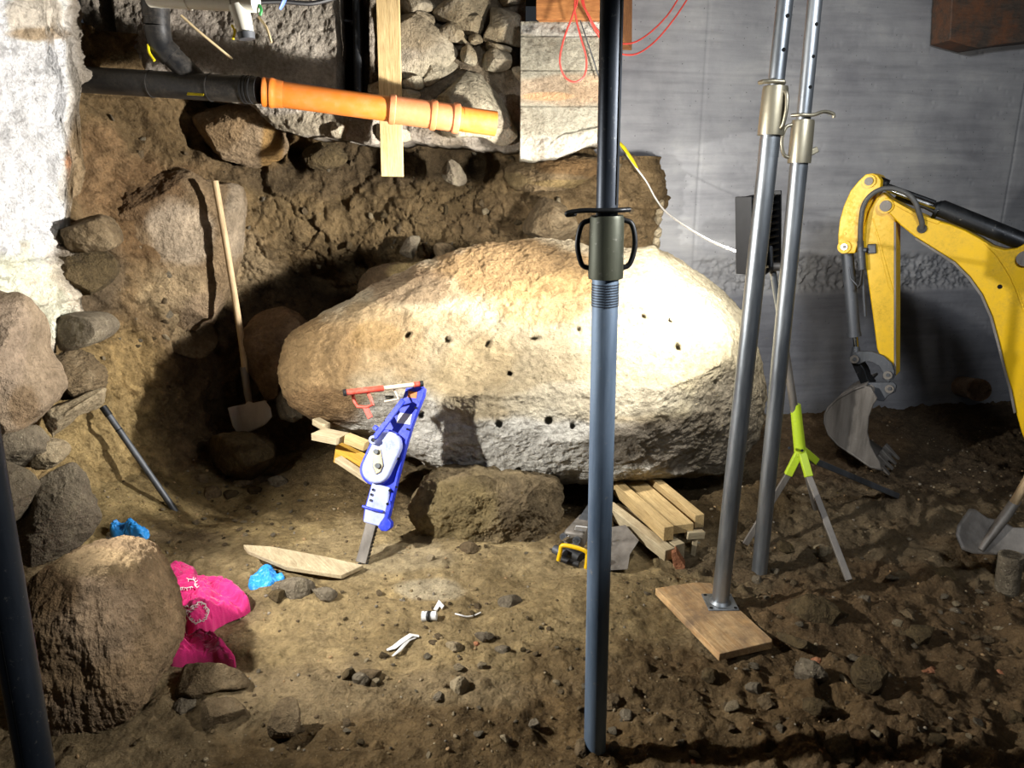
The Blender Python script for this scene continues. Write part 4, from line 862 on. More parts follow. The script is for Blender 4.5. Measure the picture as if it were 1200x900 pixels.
# ------------------------------------------------------------------ shovels, bar
bl_t = P(252,212,3.90); bl_b = P(292,472,3.86)
t = thing('long_shovel', 'long handled shovel with a pale blade leaning upright in the shaded pit', 'shovel', P(294,505,3.9))
d = unit(bl_b-bl_t); link('handle', G().tube(bez([bl_t, bl_t+(bl_b-bl_t)*.35+A(.008,0,0), bl_t+(bl_b-bl_t)*.7+A(.01,0,0), bl_b-d*.10], 8), .0165, 16), M['wood_handle'], t)
link('socket', G().tube([bl_b-d*.20, bl_b-d*.05, bl_b+d*.04], [.0195,.020,.013], 16), M['worn_iron'], t)
def blade(cpl, outline, rib, mat, t, curve_=.03, name='blade', thick=.003):
    c = np.mean(np.array(outline), axis=0); n = 26; ow = []
    q = np.array([cpl.p(*p) for p in outline]); m = len(q); dense = []
    for i in range(m):
        for s_ in np.linspace(0, 1, 6, endpoint=False): dense.append(q[i]*(1-s_)+q[(i+1) % m]*s_)
    dense = np.array(dense); cc = q.mean(0); g = G(); K = len(dense); rings = 8; V = [cc]
    for r in range(1, rings+1): V += [cc+(p-cc)*r/rings for p in dense]
    V = np.array(V); sx = unit(np.cross(cpl.n, (0,0,1))); xx = (V-cc)@sx; w = np.abs(xx).max()
    V = V+cpl.n*(curve_*((xx/w)**2))[:,None]
    Fc = [(0, 1+k, 1+(k+1) % K) for k in range(K)]
    for r in range(rings-1):
        a0 = 1+r*K; b0 = a0+K; Fc += [(a0+k, b0+k, b0+(k+1) % K, a0+(k+1) % K) for k in range(K)]
    g.add(V, Fc); o = link(name, g, mat, t, smooth_a=60); s = o.modifiers.new('solid', 'SOLIDIFY'); s.thickness = thick; s.offset = 0
    return o
blade(Pl(P(293,488,3.82), (0.1,-1,.25)), [(268,478),(274,476),(287,474),(291,470),(297,472),(311,469),(318,478),(320,488),(312,497),(300,503),(288,508),(279,509),(273,498)], None, m_metal('pale_worn_steel', '8f8a84', 'b5b0a8', .6, .2, bs=.4), t, .02)
link('blade_step', G().tube([P(268,478,3.885), P(287,474,3.88)], .004, 8).tube([P(299,472,3.88), P(313,470,3.88)], .004, 8), M['worn_iron'], t)
t = thing('pit_shovel', 'wide pointed shovel with a pale grey blade lying at the right edge of the mound', 'shovel', ground(1140,655))
sp = Pl(P(1160,630,2.62), (-.1,-.75,.65))
blade(sp, Zm(1040,420,3,[(232,625),(240,590),(285,530),(305,530),(350,560),(400,570),(440,595),(500,600),(530,620),(530,670),(480,695),(400,690),(300,688),(255,675)]), None, M['worn_iron'], t, .02)
link('socket', G().tube([sp.p(1149,645,.004), sp.p(1165,622,.01), sp.p(1180,602,.02), sp.p(1191,586,.03)], [.012,.018,.02,.019], 16), M['worn_iron'], t)
link('handle', G().tube([sp.p(1188,590,.03), P(1214,545,2.62), P(1290,410,2.75), P(1350,300,2.85)], .0165, 16), M['wood_handle'], t)
gb0, gb1 = ground(206,598), P(125,483,3.28)
t = thing('steel_bar', 'round steel bar leaning against the ochre soil at the left', 'bar', gb0); gb0 = gb0-A(0,0,.01)
link('bar', G().tube([gb0, gb1], .0145, 18), M['grey_iron'], t); d = unit(gb1-gb0); link('bar_end', G().pipe(gb1-d*.02, gb1+d*.03, .0165, .0125), M['black_iron'], t)
link('bar_ring', G().tube([gb0+(gb1-gb0)*.82, gb0+(gb1-gb0)*.83], .0165, 18), M['black_iron'], t)

# ------------------------------------------------------------------ boards and cribbing
def slab(name, label, pix, zt, th, mat, cat='board', group=None, off=None):
    q = [PZ(a_, b_, z_) for (a_, b_), z_ in zip(pix, zt if hasattr(zt, '__len__') else [zt]*len(pix))]
    d = unit(q[1]-q[0]); g = G().prism(q, A(0,0,-th)); sd = np.cross(d, (0,0,1)); g.L = [((np.array(v)-q[0])@d, (np.array(v)-q[0])@sd, v[2]) for v in g.V]
    return link(name, g, mat, label=label, cat=cat, group=group, bevel=.0025)
zp = B1[2]+.03
slab('plank', 'stained orange plank under the foot of the galvanised prop', [(768,689),(843,766),(905,752),(905,749),(833,683),(815,682)], zp, .028, M['wood_orange2'] if 'wood_orange2' in M else m_wood('stained_plank', 'ad8350', 'd6b585', '75604a', .95, 6))
zb = ground(350,660)[2]
slab('jack_board', 'pale thin board lying on the soil under the foot of the blue jack', [(285,638),(290,645),(335,664),(400,674),(426,662),(380,652),(318,640)], [zb+.10,zb+.09,zb+.05,zb+.03,zb+.03,zb+.045,zb+.09], .018, M['wood_grey'])
Zk = lambda x, y: (640+x/6, 540+y/6)
def stick(name, label, n1, f1, w, h, yn, yf, mat, grp=None, cat='timber', **k):
    """timber from the near end (pixel of the end-face centre) to the far end"""
    return link(name, G().beam(P(*Zk(*n1), yn), P(*Zk(*f1), yf), w, h, **k), mat, label=label, cat=cat, group=grp, bevel=.0025)
grp = 'timbers cribbed under the boulder'
stick('timber', 'left pale timber on top of the cribbing under the boulder', (862,512), (505,190), .046, .062, 2.80, 3.30, M['wood'], grp)
stick('timber', 'wide yellowish middle timber of the cribbing, between the two top timbers', (960,478), (620,170), .10, .040, 2.84, 3.36, M['wood'], grp)
stick('timber', 'right pale timber on top of the cribbing under the boulder', (1078,425), (705,110), .044, .060, 2.90, 3.44, M['wood'], grp)
stick('timber', 'lower long greyish timber beneath the left top timber of the cribbing', (940,640), (480,350), .05, .07, 2.78, 3.22, M['wood_grey'], grp)
stick('timber', 'lowest weathered timber of the cribbing, split along its side', (870,660), (440,330), .05, .05, 2.74, 3.16, M['wood_grey'], grp)
t = thing('wooden_stake', 'short T shaped wooden stake standing beside the right end of the cribbing', 'stake', P(*Zk(1020,690), 2.86))
link('stake_head', G().beam(P(*Zk(985,520), 2.84), P(*Zk(1105,515), 2.86), .03, .032), M['wood_grey'], t, bevel=.002)
link('stake_post', G().beam(P(*Zk(1018,720), 2.85), P(*Zk(1048,540), 2.85), .022, .02, up=(0,-1,0)), M['wood_grey'], t, bevel=.002)
link('brick_wedge', G().prism([P(*Zk(*q), 2.72) for q in ((880,650),(915,640),(978,740),(975,775),(920,778),(895,740))], A(.01,.05,.0)), M['brick'], label='small orange brick piece at the near end of the cribbing', cat='brick', bevel=.002)
link('steel_wedge', G().prism([P(*Zk(*q), Y_) for q, Y_ in (((430,470),2.95),((560,450),2.95),((655,560),2.85),((590,660),2.72),((575,765),2.66),((440,770),2.66))], A(-.01,.035,-.02)), M['worn_iron'], label='grey steel plate behind the central prop, leaning on the cribbing', cat='plate', bevel=.002)
# timbers left of the boulder, behind the jack
Zj = lambda x, y: (320+x/4.287, 470+y/4.287)
def bm2(name, label, a_, b_, ya, yb, w, h, mat, **k): return link(name, G().beam(P(*Zj(*a_), ya), P(*Zj(*b_), yb), w, h, **k), mat, label=label, cat='timber', group='timbers packed behind the jack', bevel=.002)
bm2('timber', 'yellow formwork timber lying behind the blue jack under the boulder', (320,255), (520,355), 3.22, 3.12, .03, .10, M['wood_yellow'])
bm2('timber', 'pale short block lying on the left end of the yellow formwork timber', (225,165), (350,190), 3.16, 3.10, .09, .032, M['wood_grey'])
bm2('timber', 'thin pale strip below the yellow formwork timber', (325,290), (490,400), 3.14, 3.05, .04, .022, M['wood_grey'])
bm2('timber', 'small pale block wedged between the formwork timber and the boulder', (370,185), (470,225), 3.1, 3.06, .04, .04, M['wood'])
bm2('timber', 'small grey offcut tucked against the left bottom of the boulder', (215,100), (270,130), 3.3, 3.24, .04, .03, M['wood_grey'])

# ------------------------------------------------------------------ rock splitting tool with a yellow handle
t = thing('power_drill', 'grey heavy duty drill with a yellow handle lying on its side beside the central prop', 'drill', ground(680,665))
def zt(x, y, Y=2.78): return P(*Zk(x, y), Y)
link('body', G().beam(zt(190,560,2.76), zt(290,420,2.98), .085, .075, w1=.07, h1=.06), M['worn_iron'], t, bevel=.012)
link('front_shaft', G().beam(zt(255,450,2.9), zt(400,200,3.25), .05, .04, w1=.03), M['grey_iron'], t, bevel=.008)
link('label_plate', G().beam(zt(205,470,2.77), zt(285,480,2.77), .003, .028, up=(.2,-.6,1)), M['paper'], t)
link('air_tube', G().pipe(zt(165,505,2.92), zt(118,535,2.76), .014, .0095), M['grey_iron'], t)
link('valve', G().pipe(zt(235,545,2.86), zt(212,562,2.72), .016, .010), M['grey_iron'], t); link('motor_cap', G().tube([zt(165,640,2.80), zt(250,690,2.74)], [.030,.026], 22), M['black_rub'], t)
link('cylinder', G().tube([zt(60,620,2.78), zt(130,660,2.74)], .019, 18), M['grey_iron'], t); link('side_knob', G().tube([zt(105,690,2.73), zt(230,730,2.70)], .013, 16), M['black_rub'], t)
link('trigger', G().beam(zt(120,560,2.76), zt(165,530,2.74), .012, .012), M['chrome'], t, bevel=.002)
link('yellow_handle', G().tube(bez([zt(85,700,2.68), zt(100,640,2.68), zt(115,596,2.68), zt(200,608,2.665), zt(282,640,2.655), zt(288,690,2.655), zt(280,755,2.655)], 6), .0085, 12), M['yellow'], t)

# ------------------------------------------------------------------ pipe stubs
t = thing('clay_pipe_stub', 'short orange clay pipe stub sticking out of the foot of the concrete wall', 'pipe', wallp(1125,455,.02))
pe = P(1147,457,4.68); ps = wallp(1124,452,-.02); link('pipe', G().pipe(ps, pe, .070, .058), M['terra'], t); dd = unit(pe-ps); link('rim', G().pipe(pe-dd*.05, pe+dd*.004, .074, .060), M['terra'], t)
X_, F_ = rock_geo([(1116,440),(1124,436),(1134,440),(1136,462),(1126,466),(1117,460)], wallp(1124,452)[1], .05, .04, 5, seed=91, amp=.1); link('mortar_collar', (X_, F_), M['stone_b'], t)
gp = ground(1183,690); t = thing('pipe_stub', 'grey round pipe stub standing in the soil below the wide shovel', 'pipe', gp)
pt = P(1185,650,gp[1]); link('pipe', G().pipe(A(pt[0]+.01,gp[1],gp[2]-.05), pt, .042, .034), M['stone_b'], t)
gp = ground(1204,680); link('cobble_edge', rock_geo([(1196,640),(1215,630),(1235,660),(1235,690),(1205,695),(1194,670)], gp[1]+.05, .05, .05, 5, seed=92), M['stone_b'], label='rounded stone cut by the right edge beside the grey pipe stub', cat='stone')

# ------------------------------------------------------------------ cloth, gloves, litter
def heap(outs, h, seed, fold=30., zoff=0., n=6, tail=False, fa=.42):
    gs = []
    for k, (out, hh) in enumerate(outs):
        W = np.array([ground(*q) for q in out]); c, R = radial(W[:,:2]); D, F = ico(n)
        th = np.arctan2(D[:,1], D[:,0]); s = np.hypot(D[:,0], D[:,1])**.9; x = c[0]+R(th)*s*np.cos(th); y = c[1]+R(th)*s*np.sin(th)
        q = np.stack([x, y, 0*x], 1); top = np.where(D[:,2] > 0, np.abs(D[:,2])**.55, -.12*np.abs(D[:,2]))
        fd = ridged(q*A(fold*.35,fold*.5,1)+fbm(q*8, 2, seed)[:,None]*1.1, 3, seed+k)*.6+.45*np.sin((q[:,0]*.8+q[:,1]*.6)*fold+3*fbm(q*7,2,seed+4))
        z = W[:,2].mean()+zoff+hh*top*(.75+fa*fd)+.003
        gs.append((np.stack([x+.006*fbm(q*fold,2,seed), y, z], 1), F))
    return merge(gs)
t = thing('pink_cloth', 'bright pink fleece cloth with white blanket stitching crumpled beside the foreground rock', 'cloth', ground(235,740))
main_o = Za([(575,240),(620,232),(685,236),(700,262),(770,278),(830,305),(882,340),(860,368),(790,400),(720,445),(672,470),(640,440),(600,400),(572,330)])
tail_o = Za([(570,380),(610,400),(650,450),(668,490),(720,500),(775,498),(838,540),(812,555),(770,532),(700,535),(600,542),(580,500)])
link('fleece', heap([(main_o,.10),(tail_o,.085)], .08, 5, 40, n=7, fa=.62), M['pink'], t, smooth_a=180)
fle = bpy.data.objects['fleece']
FV = np.array([v.co[:] for v in fle.data.vertices])+np.array(t['_w']); FQ = proj(FV)
def on_fleece(px, py, w=.004):
    V = FV; qx, qy = FQ; d = np.hypot(qx-px, qy-py); m = d < 2.2
    if not m.any(): return V[d.argmin()]+A(0,-w,w)
    c = V[m]; dep = (c-CAM)@FW; v = c[dep.argmin()]; return v-unit(v-CAM)*w
sg = G()
for L in ([(580,318),(590,290),(610,268),(645,262),(685,262)],[(612,312),(630,340),(665,345),(712,310),(740,345),(730,375),(690,390),(655,365),(648,345)],[(585,345),(610,358),(650,360)],[(690,262),(688,240),(650,236)],[(600,300),(625,325),(660,332),(700,318)]):
    L = Za(L); pts = []
    for (a0, b0), (a1, b1) in zip(L[:-1], L[1:]):
        m_ = max(2, int(math.hypot(a1-a0, b1-b0)/2)); pts += [on_fleece(a0+(a1-a0)*k/m_, b0+(b1-b0)*k/m_) for k in range(m_)]
    sg.tube(pts, .0016, 6)
    for i in range(0, len(pts)-1):
        d = unit(pts[i+1]-pts[i]+A(1e-6,0,0)); sd = unit(np.cross(d, unit(CAM-pts[i]))); sg.tube([pts[i], pts[i]+sd*.009], .0014, 6)
link('blanket_stitch', sg, M['stitch'], t)
def bag(name, label, cat, out, h, mat, seed, fold=50, zoff=0.): return link(name, heap([(out, h)], h, seed, fold*1.5, zoff, 6, fa=.8), mat, smooth_a=180, label=label, cat=cat)
bag('blue_glove', 'bright blue disposable glove lying crumpled below the pale board', 'glove', Za([(877,258),(890,240),(930,218),(955,212),(975,228),(1002,232),(975,245),(940,262),(895,275),(878,272)]), .028, M['glove'], 81, 60)
bag('blue_glove', 'bright blue disposable glove lying on clear film behind the foreground rock', 'glove', Za([(390,85),(405,68),(450,70),(475,95),(528,112),(520,145),(480,135),(440,118),(400,108)]), .05, M['glove'], 82, 50, .03)
bag('clear_film', 'scrap of cloudy plastic film under the blue glove behind the foreground rock', 'film', Za([(345,55),(370,52),(400,80),(440,110),(520,150),(528,190),(500,200),(460,160),(420,120),(350,108),(360,85)]), .02, M['film'], 83, 50)
# white strap, half buried
t = thing('white_strap', 'white plastic strap poking out of the soil, banded with a black stripe', 'strap', ground(490,740))
def gp_(x, y, w=.008): return ground(400+x/3, 600+y/3)+A(0,0,w)
link('strap_end', G().tube([gp_(160,492), gp_(185,487,.012), gp_(215,465,.014), gp_(245,443,.012), gp_(272,440,.004)], [.005,.011,.012,.012,.011], 10, squash=.3), M['paper'], t)
link('strap_fold', G().tube([gp_(180,512,.006), gp_(205,495,.01), gp_(235,460,.01), gp_(262,443,.004)], [.004,.007,.007,.006], 8, squash=.3), M['film'], t)
link('strap_roll', G().tube([gp_(285,380,.014), gp_(335,378,.014)], [.019,.017], 16), M['paper'], t)
link('black_stripe', G().tube([gp_(307,379,.014), gp_(313,379,.014)], .0192, 16).tube([gp_(298,379,.014), gp_(300,379,.014)], .0195, 16), M['black_rub'], t)
link('strap_tab', G().tube([gp_(330,352,.008), gp_(345,332,.014), gp_(358,345,.01)], [.008,.014,.008], 8, squash=.35), M['paper'], t)
link('cord_bit', G().tube(bez([gp_(400,362,.005), gp_(420,368,.006), gp_(440,373,.006), gp_(465,370,.006), gp_(490,358,.005)], 6), .0028, 8), M['paper'], label='short white string lying among the pebbles right of the white strap', cat='string')
# ------------------------------------------------------------------ blue rack jack
S5 = 3.4615
F0 = P(424,659,2.76); T0 = P(487,456,2.98); axj = unit(T0-F0); sj = A(1,-.12,0); nj = unit(np.cross(sj, axj)); nj = nj if nj[1] < 0 else -nj
J = Pl(F0, nj); jz = lambda x, y, w=0: J.p(370+x/S5, 420+y/S5, w)
ux = unit(J.p(500,560)-J.p(490,560)); 
ux = unit(ux-axj*(ux@axj))
t = thing('rack_jack', 'blue steel rack jack standing on the pale board and propping the boulder', 'jack', F0)
def jp(name, poly, w, th, mat, lab=None, bev=.003): return link(name, G().prism([jz(a, b, w) for a, b in poly], -nj*th), mat, t, lab, bevel=bev)
jp('frame', [(366,118),(440,118),(436,150),(412,210),(390,270),(366,350),(345,430),(325,510),(303,600),(295,640),(272,690),(246,672),(190,660),(196,610),(228,500),(192,455),(205,380),(225,330),(285,250),(350,165)], 0, .05, M['blue'], bev=.006)
jp('frame_edge', [(428,118),(440,118),(437,150),(414,210),(392,270),(368,350),(347,430),(327,510),(305,600),(292,600),(315,510),(336,430),(357,350),(381,270),(402,210),(424,150)], .010, .03, M['blue'])
jp('lower_shroud', [(228,505),(300,525),(296,570),(278,660),(262,684),(192,664),(200,610),(214,560)], .016, .07, M['blue_dusty'], 'dusty pale blue lower sleeve', .005)
jp('toe', [(300,575),(306,600),(292,650),(306,668),(304,688),(288,702),(266,700),(252,684),(262,664),(280,640),(290,600)], .02, .04, M['blue'])
link('rib_rod', G().tube([jz(190,600,.022), jz(230,612,.03), jz(272,622,.022)], .006, 10), M['blue'], t)
# gear case: stadium outline
def stad(cx, cy, dx, dy, r, n=14):
    L = math.hypot(dx, dy); ux_, uy_ = dx/L, dy/L; pts = []
    a0 = math.atan2(uy_, ux_)
    for k in range(n+1): a = a0-PI/2+PI*k/n; pts.append((cx+dx+r*math.cos(a), cy+dy+r*math.sin(a)))
    for k in range(n+1): a = a0+PI/2+PI*k/n; pts.append((cx-dx+r*math.cos(a), cy-dy+r*math.sin(a)))
    return pts
jp('gear_case_flange', stad(266,402,-22,48,66), .010, .02, M['blue'])
jp('gear_case', stad(266,402,-22,48,58), .036, .04, M['blue_dusty'], 'dusty pale face', .007)
jp('ratchet_cover', [(228,375),(262,368),(274,435),(262,462),(243,472),(230,440)], .042, .008, M['gal_b'], None, .003)
link('gear', G().cyl(jz(250,435,.040), jz(250,435,.052), .011, seg=12), M['gal'], t)
link('ratchet_wheel', G().cyl(jz(243,378,.040), jz(243,378,.054), .010, seg=12), M['gal'], t)
link('crank_hub', G().cyl(jz(232,330,.030), jz(232,330,.062), .0175, seg=26), M['blue_dusty'], t)
link('hub_nut', G().cyl(jz(232,330,.060), jz(232,330,.072), .009, seg=6), M['chrome'], t)
a, b = jz(236,326,.055), jz(356,168,.05); link('crank_arm', G().beam(a, b, .022, .012, up=nj), M['blue'], t, bevel=.003)
link('upper_pawl', G().beam(jz(238,290,.03), jz(250,275,.03), .02, .02, up=nj), M['blue'], t, bevel=.003)
for x, y in ((213,388),(372,287),(333,406),(327,522),(240,505),(225,552),(232,532),(300,535),(290,590),(222,575),(405,200),(245,308)): link('bolt', G().cyl(jz(x,y,.012), jz(x,y,.024), .0055, seg=8), M['chrome'], t)
jp('white_label', [(338,220),(390,226),(382,268),(328,262)], .0015, .001, M['paper'], None, 0)
jp('orange_label', [(376,132),(412,136),(408,162),(372,158)], .0015, .001, M['orange_lbl'], None, 0)
rb0, rb1 = F0+axj*.0, jz(245,610,-.012)
link('rack_bar', G().beam(F0, rb1, .044, .036, up=nj), M['worn_iron'], t, bevel=.002)
gt = G(); Lr = np.linalg.norm(rb1-F0); sx = unit(np.cross(axj, nj)); sx = sx if sx[0] > 0 else -sx
for k in range(14): c = F0+unit(rb1-F0)*(Lr*(k+.5)/14)+sx*.021; gt.beam(c-nj*.014, c+nj*.014, .008, .006, up=axj)
link('rack_teeth', gt, M['black_iron'], t)
link('foot_plate', G().beam(P(392,658,2.80), P(428,664,2.74), .05, .010), M['grey_iron'], t, bevel=.002)
link('head_claw', G().beam(jz(372,120,-.02), jz(436,122,-.02), .05, .02, up=axj), M['blue'], t, bevel=.003)
# crank handle folded across the top
h0, h1 = jz(112,140,.16), jz(432,103,.02)
hh = lambda q: h0+(h1-h0)*q
ch = link('crank_handle', G().tube([hh(.03), hh(.5)], .0125, 16), M['red'], t, 'red painted grip'); link('handle_shaft', G().tube([hh(.5), hh(.9)], .0095, 16), M['white_paint'], ch); link('handle_tip', G().tube([hh(.89), hh(.97)], .0115, 16), M['red'], ch)
link('grip_end', G().tube([hh(0), hh(.035)], .0145, 16), M['black_rub'], ch); link('pivot_cap', G().tube([hh(.965), hh(1.01)], .013, 16), M['black_rub'], ch)
def hj(x, y, w=.11): return jz(x, y, w)
link('folding_catch', G().tube([hj(148,140), hj(158,175), hj(170,195), hj(205,198), hj(232,188), hj(222,160), hj(208,132)], .007, 10), M['red'], ch)
link('catch_tongue', G().beam(hj(200,195), hj(222,242), .022, .008, up=nj), M['red'], ch, bevel=.002)
link('cream_loop', G().tube([hj(318,125,.06), hj(335,165,.06), hj(278,175,.07)], .0045, 8), M['white_paint'], ch)
# ------------------------------------------------------------------ mini excavator: boom, stick and bucket
AE = math.radians(36); ne = A(-math.sin(AE), -math.cos(AE), 0); oe = P(1020,300,3.95); E = Pl(oe, ne)
ZE = lambda x, y: (940+x/3.4615, 180+y/3.4615)
ZB = lambda x, y: (800+x/3, 300+y/3)
gE = E.p(1225,640); gE = A(gE[0], gE[1], 0)
t = thing('mini_excavator', 'yellow mini excavator arm reaching in from the right with its grey bucket on the soil', 'excavator', gE)
def ep(name, poly, w, th, mat, Z=ZE, lab=None, bev=.004, par=None, ctr=None):
    return link(name, G().prism([E.p(*Z(*q), w) for q in poly], -ne*th), mat, par or t, lab, bevel=bev)
def pin(name, x, y, w, r, mat, L=.012, Z=ZE, par=None, seg=24): c = E.p(*Z(x,y), w); return link(name, G().cyl(c, c+ne*L, r, seg=seg), mat, par or t)
# stick
stk = ep('stick', [(300,180),(330,155),(372,195),(381,280),(381,560),(380,905),(366,880),(340,840),(312,815),(303,790),(292,700),(262,480),(250,440),(244,385),(250,300),(272,230)], .065, .13, M['yellow'], bev=.006)
ep('head_plate', [(258,84),(285,80),(305,88),(320,108),(318,136),(290,170),(262,205),(240,250),(230,310),(226,370),(214,404),(160,406),(147,392),(146,330),(153,270),(168,215),(196,152),(228,112)], .085, .17, M['yellow'], par=stk)
ep('web_plate', [(250,170),(300,160),(262,240),(250,300),(244,390),(226,390),(225,300),(235,230)], .05, .1, M['yellow'], par=stk)
ep('raised_seam', [(285,262),(290,262),(372,560),(368,566),(350,540)], .068, .004, M['yellow'], bev=.002, par=stk)
ep('edge_strip', [(372,275),(381,280),(381,900),(372,888)], .069, .004, M['worn_iron'], bev=.001, par=stk)
# boom
ep('boom', [(318,205),(326,186),(345,176),(372,192),(420,222),(470,245),(520,265),(600,288),(660,312),(720,345),(770,378),(820,392),(870,385),(905,365),(960,372),(1010,420),(1080,560),(1130,760),(1150,1000),(1170,1300),(1110,1330),(1000,1340),(960,1260),(905,1170),(890,1130),(868,1050),(850,960),(832,900),(800,770),(770,660),(730,570),(680,500),(620,440),(540,390),(460,340),(400,292),(350,240)], .09, .18, M['yellow'], bev=.006)
ep('boom_lower_flange', [(460,340),(540,390),(620,440),(680,500),(730,570),(770,660),(800,770),(832,900),(850,960),(868,1050),(858,1055),(838,960),(822,905),(790,775),(760,665),(722,578),(672,508),(612,448),(534,398),(455,347)], .10, .20, M['worn_iron'], bev=.001)
ep('boom_seam', [(735,362),(745,360),(800,410),(850,490),(880,560),(905,640),(896,642),(870,565),(842,500),(792,420)], .094, .006, M['yellow'], bev=.002)
link('boom_hole', G().cyl(E.p(*ZE(802,540), .088), E.p(*ZE(802,540), .0915), .0105), M['hole'], t)
ep('boom_lip', [(372,192),(470,245),(560,275),(552,288),(465,258),(368,206)], .094, .006, M['yellow'], bev=.002)
ep('boom_root', [(1000,1280),(1170,1280),(1190,1560),(980,1560)], .13, .26, M['grey_iron'])
ep('cross_brace', [(940,370),(960,372),(1000,470),(975,470),(905,440),(880,425),(885,400)], .096, .03, M['yellow'])
pin('pin_cap', 272, 112, .087, .032, M['yellow']); pin('pin', 272, 112, .097, .020, M['worn_iron']); pin('pin_cap', 172, 378, .087, .033, M['yellow']); pin('pin', 172, 378, .097, .017, M['chrome']); pin('pin_bolt', 172, 378, .108, .008, M['worn_iron'], seg=6)
pin('pivot_boss', 340, 212, .09, .036, M['yellow']); pin('pivot_pin', 340, 212, .10, .027, M['worn_iron']); pin('grease_plug', 173, 325, .086, .007, M['yellow'], .006)
pin('cylinder_pin', 905, 425, .097, .035, M['worn_iron'])
# arm cylinder on top of the boom
def et(name, pts, r, mat, w=0, Z=ZE, seg=24, par=None): return link(name, G().tube([E.p(*Z(*q), w) for q in pts], r, seg), mat, par or t)
et('arm_cylinder_eye', [(300,112),(345,130)], .030, M['black_iron']); et('arm_cylinder_rod', [(335,140),(560,222)], .014, M['chrome']); et('rod_shade', [(340,128),(430,160),(540,200)], .012, M['black_iron'], -.03)
et('arm_cylinder', [(548,228),(562,222),(905,362)], [.040,.042,.042], M['black_iron']); et('cylinder_gland', [(543,226),(556,231)], .046, M['black_iron']); et('cylinder_tail', [(880,352),(910,400)], .03, M['black_iron'])
et('hydraulic_line', [(380,175),(430,195),(500,215),(545,238)], .012, M['black_rub'], -.04)
# hose over the joint
hp = [(236,395,.10),(236,330,.115),(238,280,.125),(248,215,.13),(275,172,.13),(320,145,.13),(370,142,.13),(425,162,.13),(458,196,.13),(472,235,.125),(485,275,.11),(487,304,.095)]
link('hose', G().tube(bez([E.p(*ZE(a,b), w) for a, b, w in hp], 6), .0125, 14), M['rubber_grey'], t); pin('hose_port', 487, 304, .088, .022, M['black_rub'], .012)
et('hose_fitting', [(236,355),(238,400)], .016, M['grey_iron'], .10); et('hose_fitting', [(239,398),(244,470)], .020, M['grey_iron'], .095); et('hose_fitting', [(236,390),(262,392)], .013, M['grey_iron'], .095); et('grease_line', [(243,470),(236,530),(225,542)], .008, M['black_rub'], .09); et('grease_line', [(246,480),(252,600),(256,660)], .008, M['grey_iron'], .07)
ep('hose_clamp', [(264,368),(298,366),(300,405),(266,407)], .085, .02, M['grey_iron']); et('wire_guard', [(190,460),(196,505),(228,540)], .004, M['grey_iron'], .05)
# bucket cylinder
et('bucket_cylinder', [(183,405),(213,738)], [.031,.031], M['grey_iron'], .02); et('cylinder_gland', [(212,728),(213.5,742)], .034, M['grey_iron'], .02); et('bucket_rod', [(214,738),(220,800)], .0145, M['chrome'], .02); et('rod_eye', [(218,782),(218,830)], [.018,.032], M['grey_iron'], .02)
# links
lk = [(590,360),(600,342),(625,335),(665,336),(705,352),(735,378),(745,405),(742,432),(722,446),(702,432),(703,410),(690,388),(665,374),(640,372),(620,382),(600,378)]
ep('rocker_link', lk, .095, .025, M['grey_iron'], ZB, 'curved grey link'); ep('rocker_link', lk, -.07, .025, M['grey_iron'], ZB)
ep('push_link', [(592,375),(620,372),(640,400),(650,430),(668,452),(662,475),(640,470),(625,448),(608,410)], .07, .10, M['black_iron'], ZB)
for nm, x, y in (('link_pin',605,362),('link_pin',722,418),('link_pin',661,466),('link_pin',728,466)): pin(nm, x, y, .096, .022, M['worn_iron'], .012, ZB); pin('pin_bolt', x, y, .107, .010, M['grey_iron'], .008, ZB, seg=6)
# bucket
bo = [(640,456),(662,462),(684,500),(680,510),(672,520),(655,565),(650,620),(660,665),(680,705),(692,722),(700,750),(660,742),(600,700),(545,665),(512,628),(497,585),(500,555),(512,532),(545,500),(600,470)]
W2 = .17
sh = [(640,458),(600,472),(545,502),(512,534),(500,556),(498,585),(513,628),(546,665),(600,700),(660,742),(700,752)]
V = []; n = len(sh)
for q in sh: V += [E.p(*ZB(*q), W2), E.p(*ZB(*q), W2)-ne*2*W2]
g = G().add(V, [(2*i, 2*i+1, 2*i+3, 2*i+2) for i in range(n-1)]); o = link('bucket', g, M['worn_iron'], t, smooth_a=60); s = o.modifiers.new('solid', 'SOLIDIFY'); s.thickness = .012; s.offset = 0
ep('bucket_side', bo, W2, .014, M['worn_iron'], ZB, 'dusty grey outer side plate', par=o); ep('bucket_side', bo, -W2+.014, .014, M['grey_iron'], ZB, par=o)
ep('bucket_ear', [(636,456),(650,446),(740,444),(752,456),(748,478),(722,492),(706,512),(672,506)], .10, .02, M['grey_iron'], ZB, par=o); ep('bucket_ear', [(636,456),(650,446),(740,444),(752,456),(748,478),(722,492),(706,512),(672,506)], -.08, .02, M['grey_iron'], ZB, par=o)
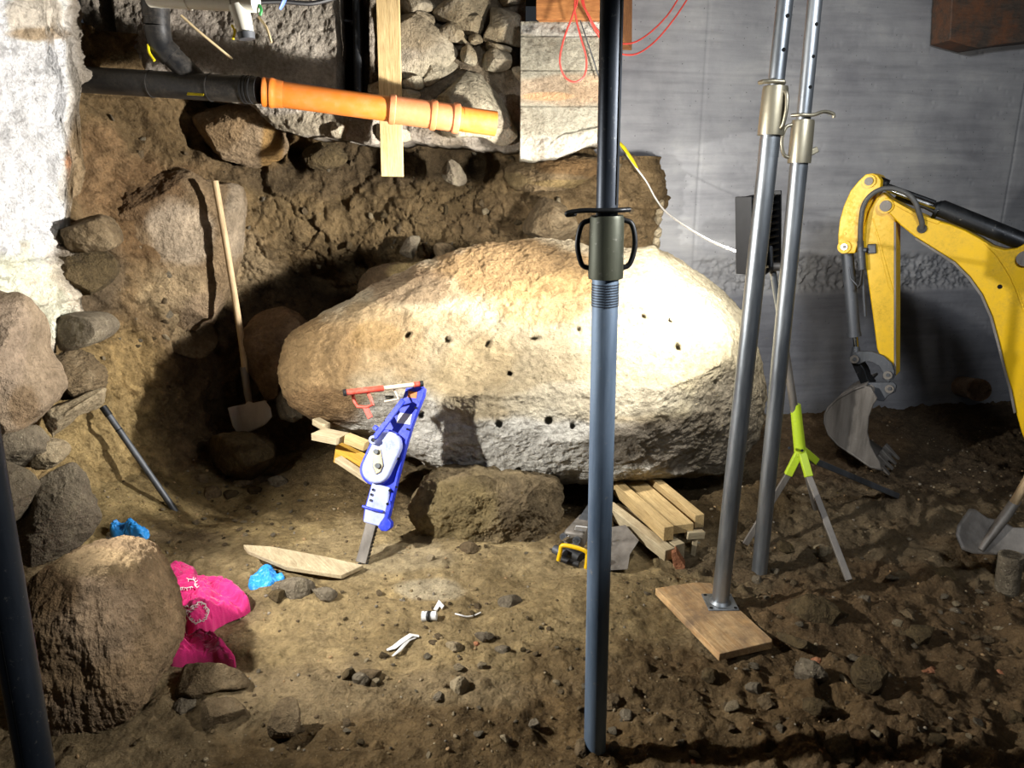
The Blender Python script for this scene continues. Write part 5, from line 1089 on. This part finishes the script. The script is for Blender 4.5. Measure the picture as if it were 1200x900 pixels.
for k in range(4):
    w = W2-.03-k*(2*W2-.06)/3; c = E.p(*ZB(690,742), W2)-ne*(W2-w); d = unit(E.p(*ZB(725,775), W2)-E.p(*ZB(690,742), W2)); c = c
    link('tooth', G().beam(c-d*.04, c+d*.065, .026, .05, w1=.008, h1=.03, up=ne), M['worn_iron'], o, bevel=.003)
# ------------------------------------------------------------------ light
def area(name, loc, target, size, power, color=(1,1,1), spread=180):
    d = bpy.data.lights.new(name, 'AREA'); d.shape = 'RECTANGLE'; d.size = size[0]; d.size_y = size[1]; d.energy = power; d.color = color; d.spread = math.radians(spread)
    o = bpy.data.objects.new(name, d); C.objects.link(o); o.location = loc
    o.rotation_euler = (Vector(target)-Vector(loc)).to_track_quat('-Z','Y').to_euler(); return o
def spot(name, loc, target, ang, power, color=(1,1,1), blend=.6, r=.05):
    d = bpy.data.lights.new(name, 'SPOT'); d.spot_size = math.radians(ang); d.spot_blend = blend; d.energy = power; d.color = color; d.shadow_soft_size = r
    o = bpy.data.objects.new(name, d); C.objects.link(o); o.location = loc
    o.rotation_euler = (Vector(target)-Vector(loc)).to_track_quat('-Z','Y').to_euler(); return o
area('tripod_floodlight_beam', LAMP, LAMP+LDIR, (.13,.22), 58, (1,.96,.9))
spot('added_left_wall_beam', LAMP+A(-.03,0,.02), (-2,3.5,1.65), 84, 600, (1,.96,.91), .9, .04)  # extra beam added at the lamp head to brighten left wall and bank
spot('worklight_left', (-1.72,1.75,1.45), (.6,3.05,.4), 92, 430, (1,.97,.92), .7, .03)
spot('added_right_fill', (1.35,1.25,1.9), (-1.4,2.1,.5), 50, 270, (1,.97,.93), .9, .04)  # unseen spot added to brighten the left foreground
area('added_concrete_fill', (1.3,.9,2.6), (2.3,4.9,1.5), (.5,.3), 30, (.9,.94,1), 120)  # made-up overhead fill, added to lift the concrete wall
w = bpy.data.worlds.new('World'); scene.world = w; w.use_nodes = True; w.node_tree.nodes['Background'].inputs[0].default_value = (.5,.55,.62,1); w.node_tree.nodes['Background'].inputs[1].default_value = .05
scene.view_settings.view_transform = 'Standard'; scene.view_settings.look = 'None'; scene.view_settings.gamma = 1; scene.view_settings.use_curve_mapping = False
scene.view_settings.exposure = 0.
for o in bpy.data.objects:
    if '_w' in o: del o['_w']
